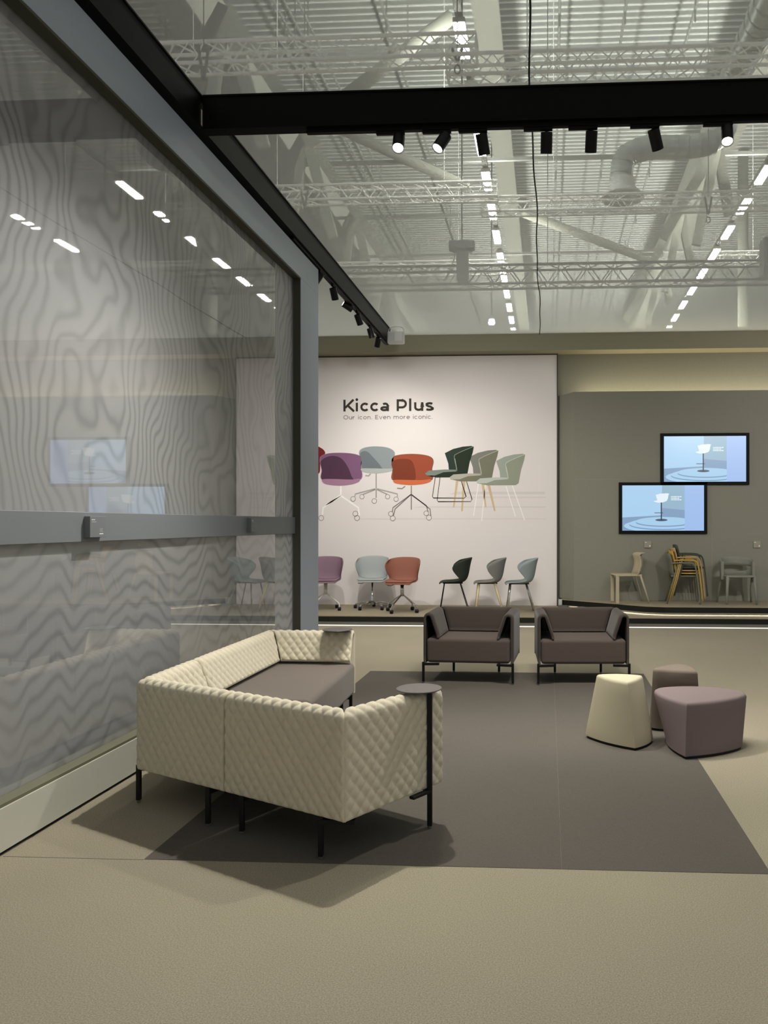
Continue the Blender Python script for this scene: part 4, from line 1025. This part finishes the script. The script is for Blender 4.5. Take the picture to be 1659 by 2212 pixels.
# ---- plastic chairs on the upper platform (built facing -y)
PZ = 0.2835
def plain_chair(label, loc_, rz):
    t = thing('plastic_chair', label, 'chair', loc_, rz); m = fab('cream_plastic', 176, 166, 140)
    MB().prism([(-.20, -.22), (.20, -.22), (.215, -.18), (.205, .19), (-.205, .19), (-.215, -.18)], 0.415, 0.440).build('seat', m, t, bevel=0.01, seg=3)
    V = []; F_ = []; rows = [(0.185, .42), (0.215, .50), (0.235, .58), (0.235, .65), (0.215, .71), (0.21, .735), (0.235, .757), (0.275, .764)]
    for y, z in rows:
        for i in range(13):
            s = -1+2*i/12; V.append((0.205*s, y - 0.075*abs(s)**2.2, z))
    rows_n = len(rows)
    for j in range(rows_n-1):
        for i in range(12): a = j*13+i; F_.append((a, a+1, a+14, a+13))
    # the printed side view bows forward at the middle, so mirror the profile in y
    b = obj('backrest', V, F_, m, t, smooth=True); so = b.modifiers.new('solid', 'SOLIDIFY'); so.thickness = 0.014; so.offset = 0
    for s in (-1, 1):
        MB().prism([(s*.185, -.215), (s*.212, -.215), (s*.212, -.165), (s*.185, -.165)], 0, 0.42).build('leg', m, t, bevel=0.005)
        MB().tube([(s*.19, .165, .43), (s*.205, .235, .21), (s*.215, .295, 0)], [.016, .014, .010], 8).build('leg', m, t, smooth=True)
    return t
q = at(1356, 1298, 12.05); plain_chair('cream armless plastic chair seen from the side, left on the upper platform', (q.x-0.02, 11.97, PZ), -PI/2+0.12)
def stack_chair(root_label, loc_, rz, m, grp):
    t = thing('stacking_armchair', root_label, 'chair', loc_, rz, grp)
    MB().prism([(-.19, -.20), (.19, -.20), (.20, .18), (-.20, .18)], 0.410, 0.432).build('seat', m, t, bevel=0.008, seg=3)
    V = []; F_ = []; rows = [(0.175, .40), (0.195, .48), (0.205, .58), (0.225, .68), (0.25, .765)]
    for y, z in rows:
        for i in range(13):
            s = -1+2*i/12; V.append((0.20*s, y - 0.05*abs(s)**2.2, z))
    for j in range(len(rows)-1):
        for i in range(12): a = j*13+i; F_.append((a, a+1, a+14, a+13))
    b = obj('backrest', V, F_, m, t, smooth=True); so = b.modifiers.new('solid', 'SOLIDIFY'); so.thickness = 0.012; so.offset = 0
    for s in (-1, 1):
        MB().tube(spline([(s*.235, -.245, 0), (s*.240, -.215, .30), (s*.243, -.185, .52), (s*.243, -.155, .60), (s*.24, -.10, .618), (s*.235, .06, .622), (s*.215, .17, .615)], 4), 0.012, 8).build('leg', m, t, smooth=True)
        MB().tube([(s*.235, .245, 0), (s*.228, .16, .30), (s*.220, .085, .60)], 0.011, 8).build('leg', m, t, smooth=True)
    return t
q = at(1473, 1303, 12.05)
for k, (nm, c, lab) in enumerate([('grey_plastic', (112, 112, 100), 'grey stacking armchair at the bottom of the stack'), ('mustard_plastic', (178, 146, 66), 'mustard yellow stacking armchair, second from the bottom'),
                                  ('beige_plastic', (168, 140, 104), 'beige stacking armchair, third from the bottom of the stack'), ('green_plastic', (66, 72, 58), 'dark green stacking armchair on top of the stack')]):
    # facing +x: each chair nests a little higher and further forward
    stack_chair(lab, (q.x + 0.036*k - 0.01, 11.95, PZ + 0.042*k), PI/2 - 0.10, fab(nm, *c), 'stack of armchairs')
# grey tub armchair, facing the camera
def tub_chair(label, loc_, rz):
    t = thing('tub_armchair', label, 'chair', loc_, rz); m = fab('grey_plastic_tub', 128, 128, 118)
    MB().prism([(-.22, -.20), (-.12, -.235), (.12, -.235), (.22, -.20), (.225, .06), (.16, .20), (-.16, .20), (-.225, .06)], 0.405, 0.430).build('seat', m, t, bevel=0.01, seg=3)
    def band(z0f, z1f, a0, a1, name, lean=0.0):
        V = []; F_ = []; n = 30
        for i in range(n+1):
            a = math.radians(a0+(a1-a0)*i/n); s = (a0+(a1-a0)*i/n-90)/90
            z0, z1 = z0f(s), z1f(s)
            for kz in range(4):
                z = z0+(z1-z0)*kz/3; rr = 1+lean*(z-0.45)
                V.append((0.235*math.cos(a)*rr, 0.0+0.235*math.sin(a)*rr, z))
        for i in range(n):
            for kz in range(3): a = i*4+kz; F_.append((a, a+4, a+5, a+1))
        o = obj(name, V, F_, m, t, smooth=True); so = o.modifiers.new('solid', 'SOLIDIFY'); so.thickness = 0.018; so.offset = 0; return o
    band(lambda s: 0.575-0.02*abs(s), lambda s: 0.705-0.055*abs(s)**2.2, -5, 185, 'back_band', 0.35)
    band(lambda s: 0.42, lambda s: 0.475+0.13*abs(s)**3.2, 0, 180, 'lower_shell', 0.2)
    for s in (-1, 1):
        MB().prism([(s*.215, -.045), (s*.262, -.045), (s*.262, .03), (s*.215, .03)], 0.36, 0.64).build('arm_support', m, t, bevel=0.006)
        MB().tube([(s*.20, -.185, .415), (s*.215, -.20, .2), (s*.225, -.215, 0)], [.026, .021, .016], 8).build('leg', m, t, smooth=True)
        MB().tube([(s*.235, .02, .42), (s*.25, .12, .2), (s*.265, .17, 0)], [.022, .018, .014], 8).build('leg', m, t, smooth=True)
    return t
q = at(1590, 1299, 12.0); tub_chair('grey plastic tub armchair facing forward, rightmost on the upper platform', (q.x, 11.92, PZ), 0.06)
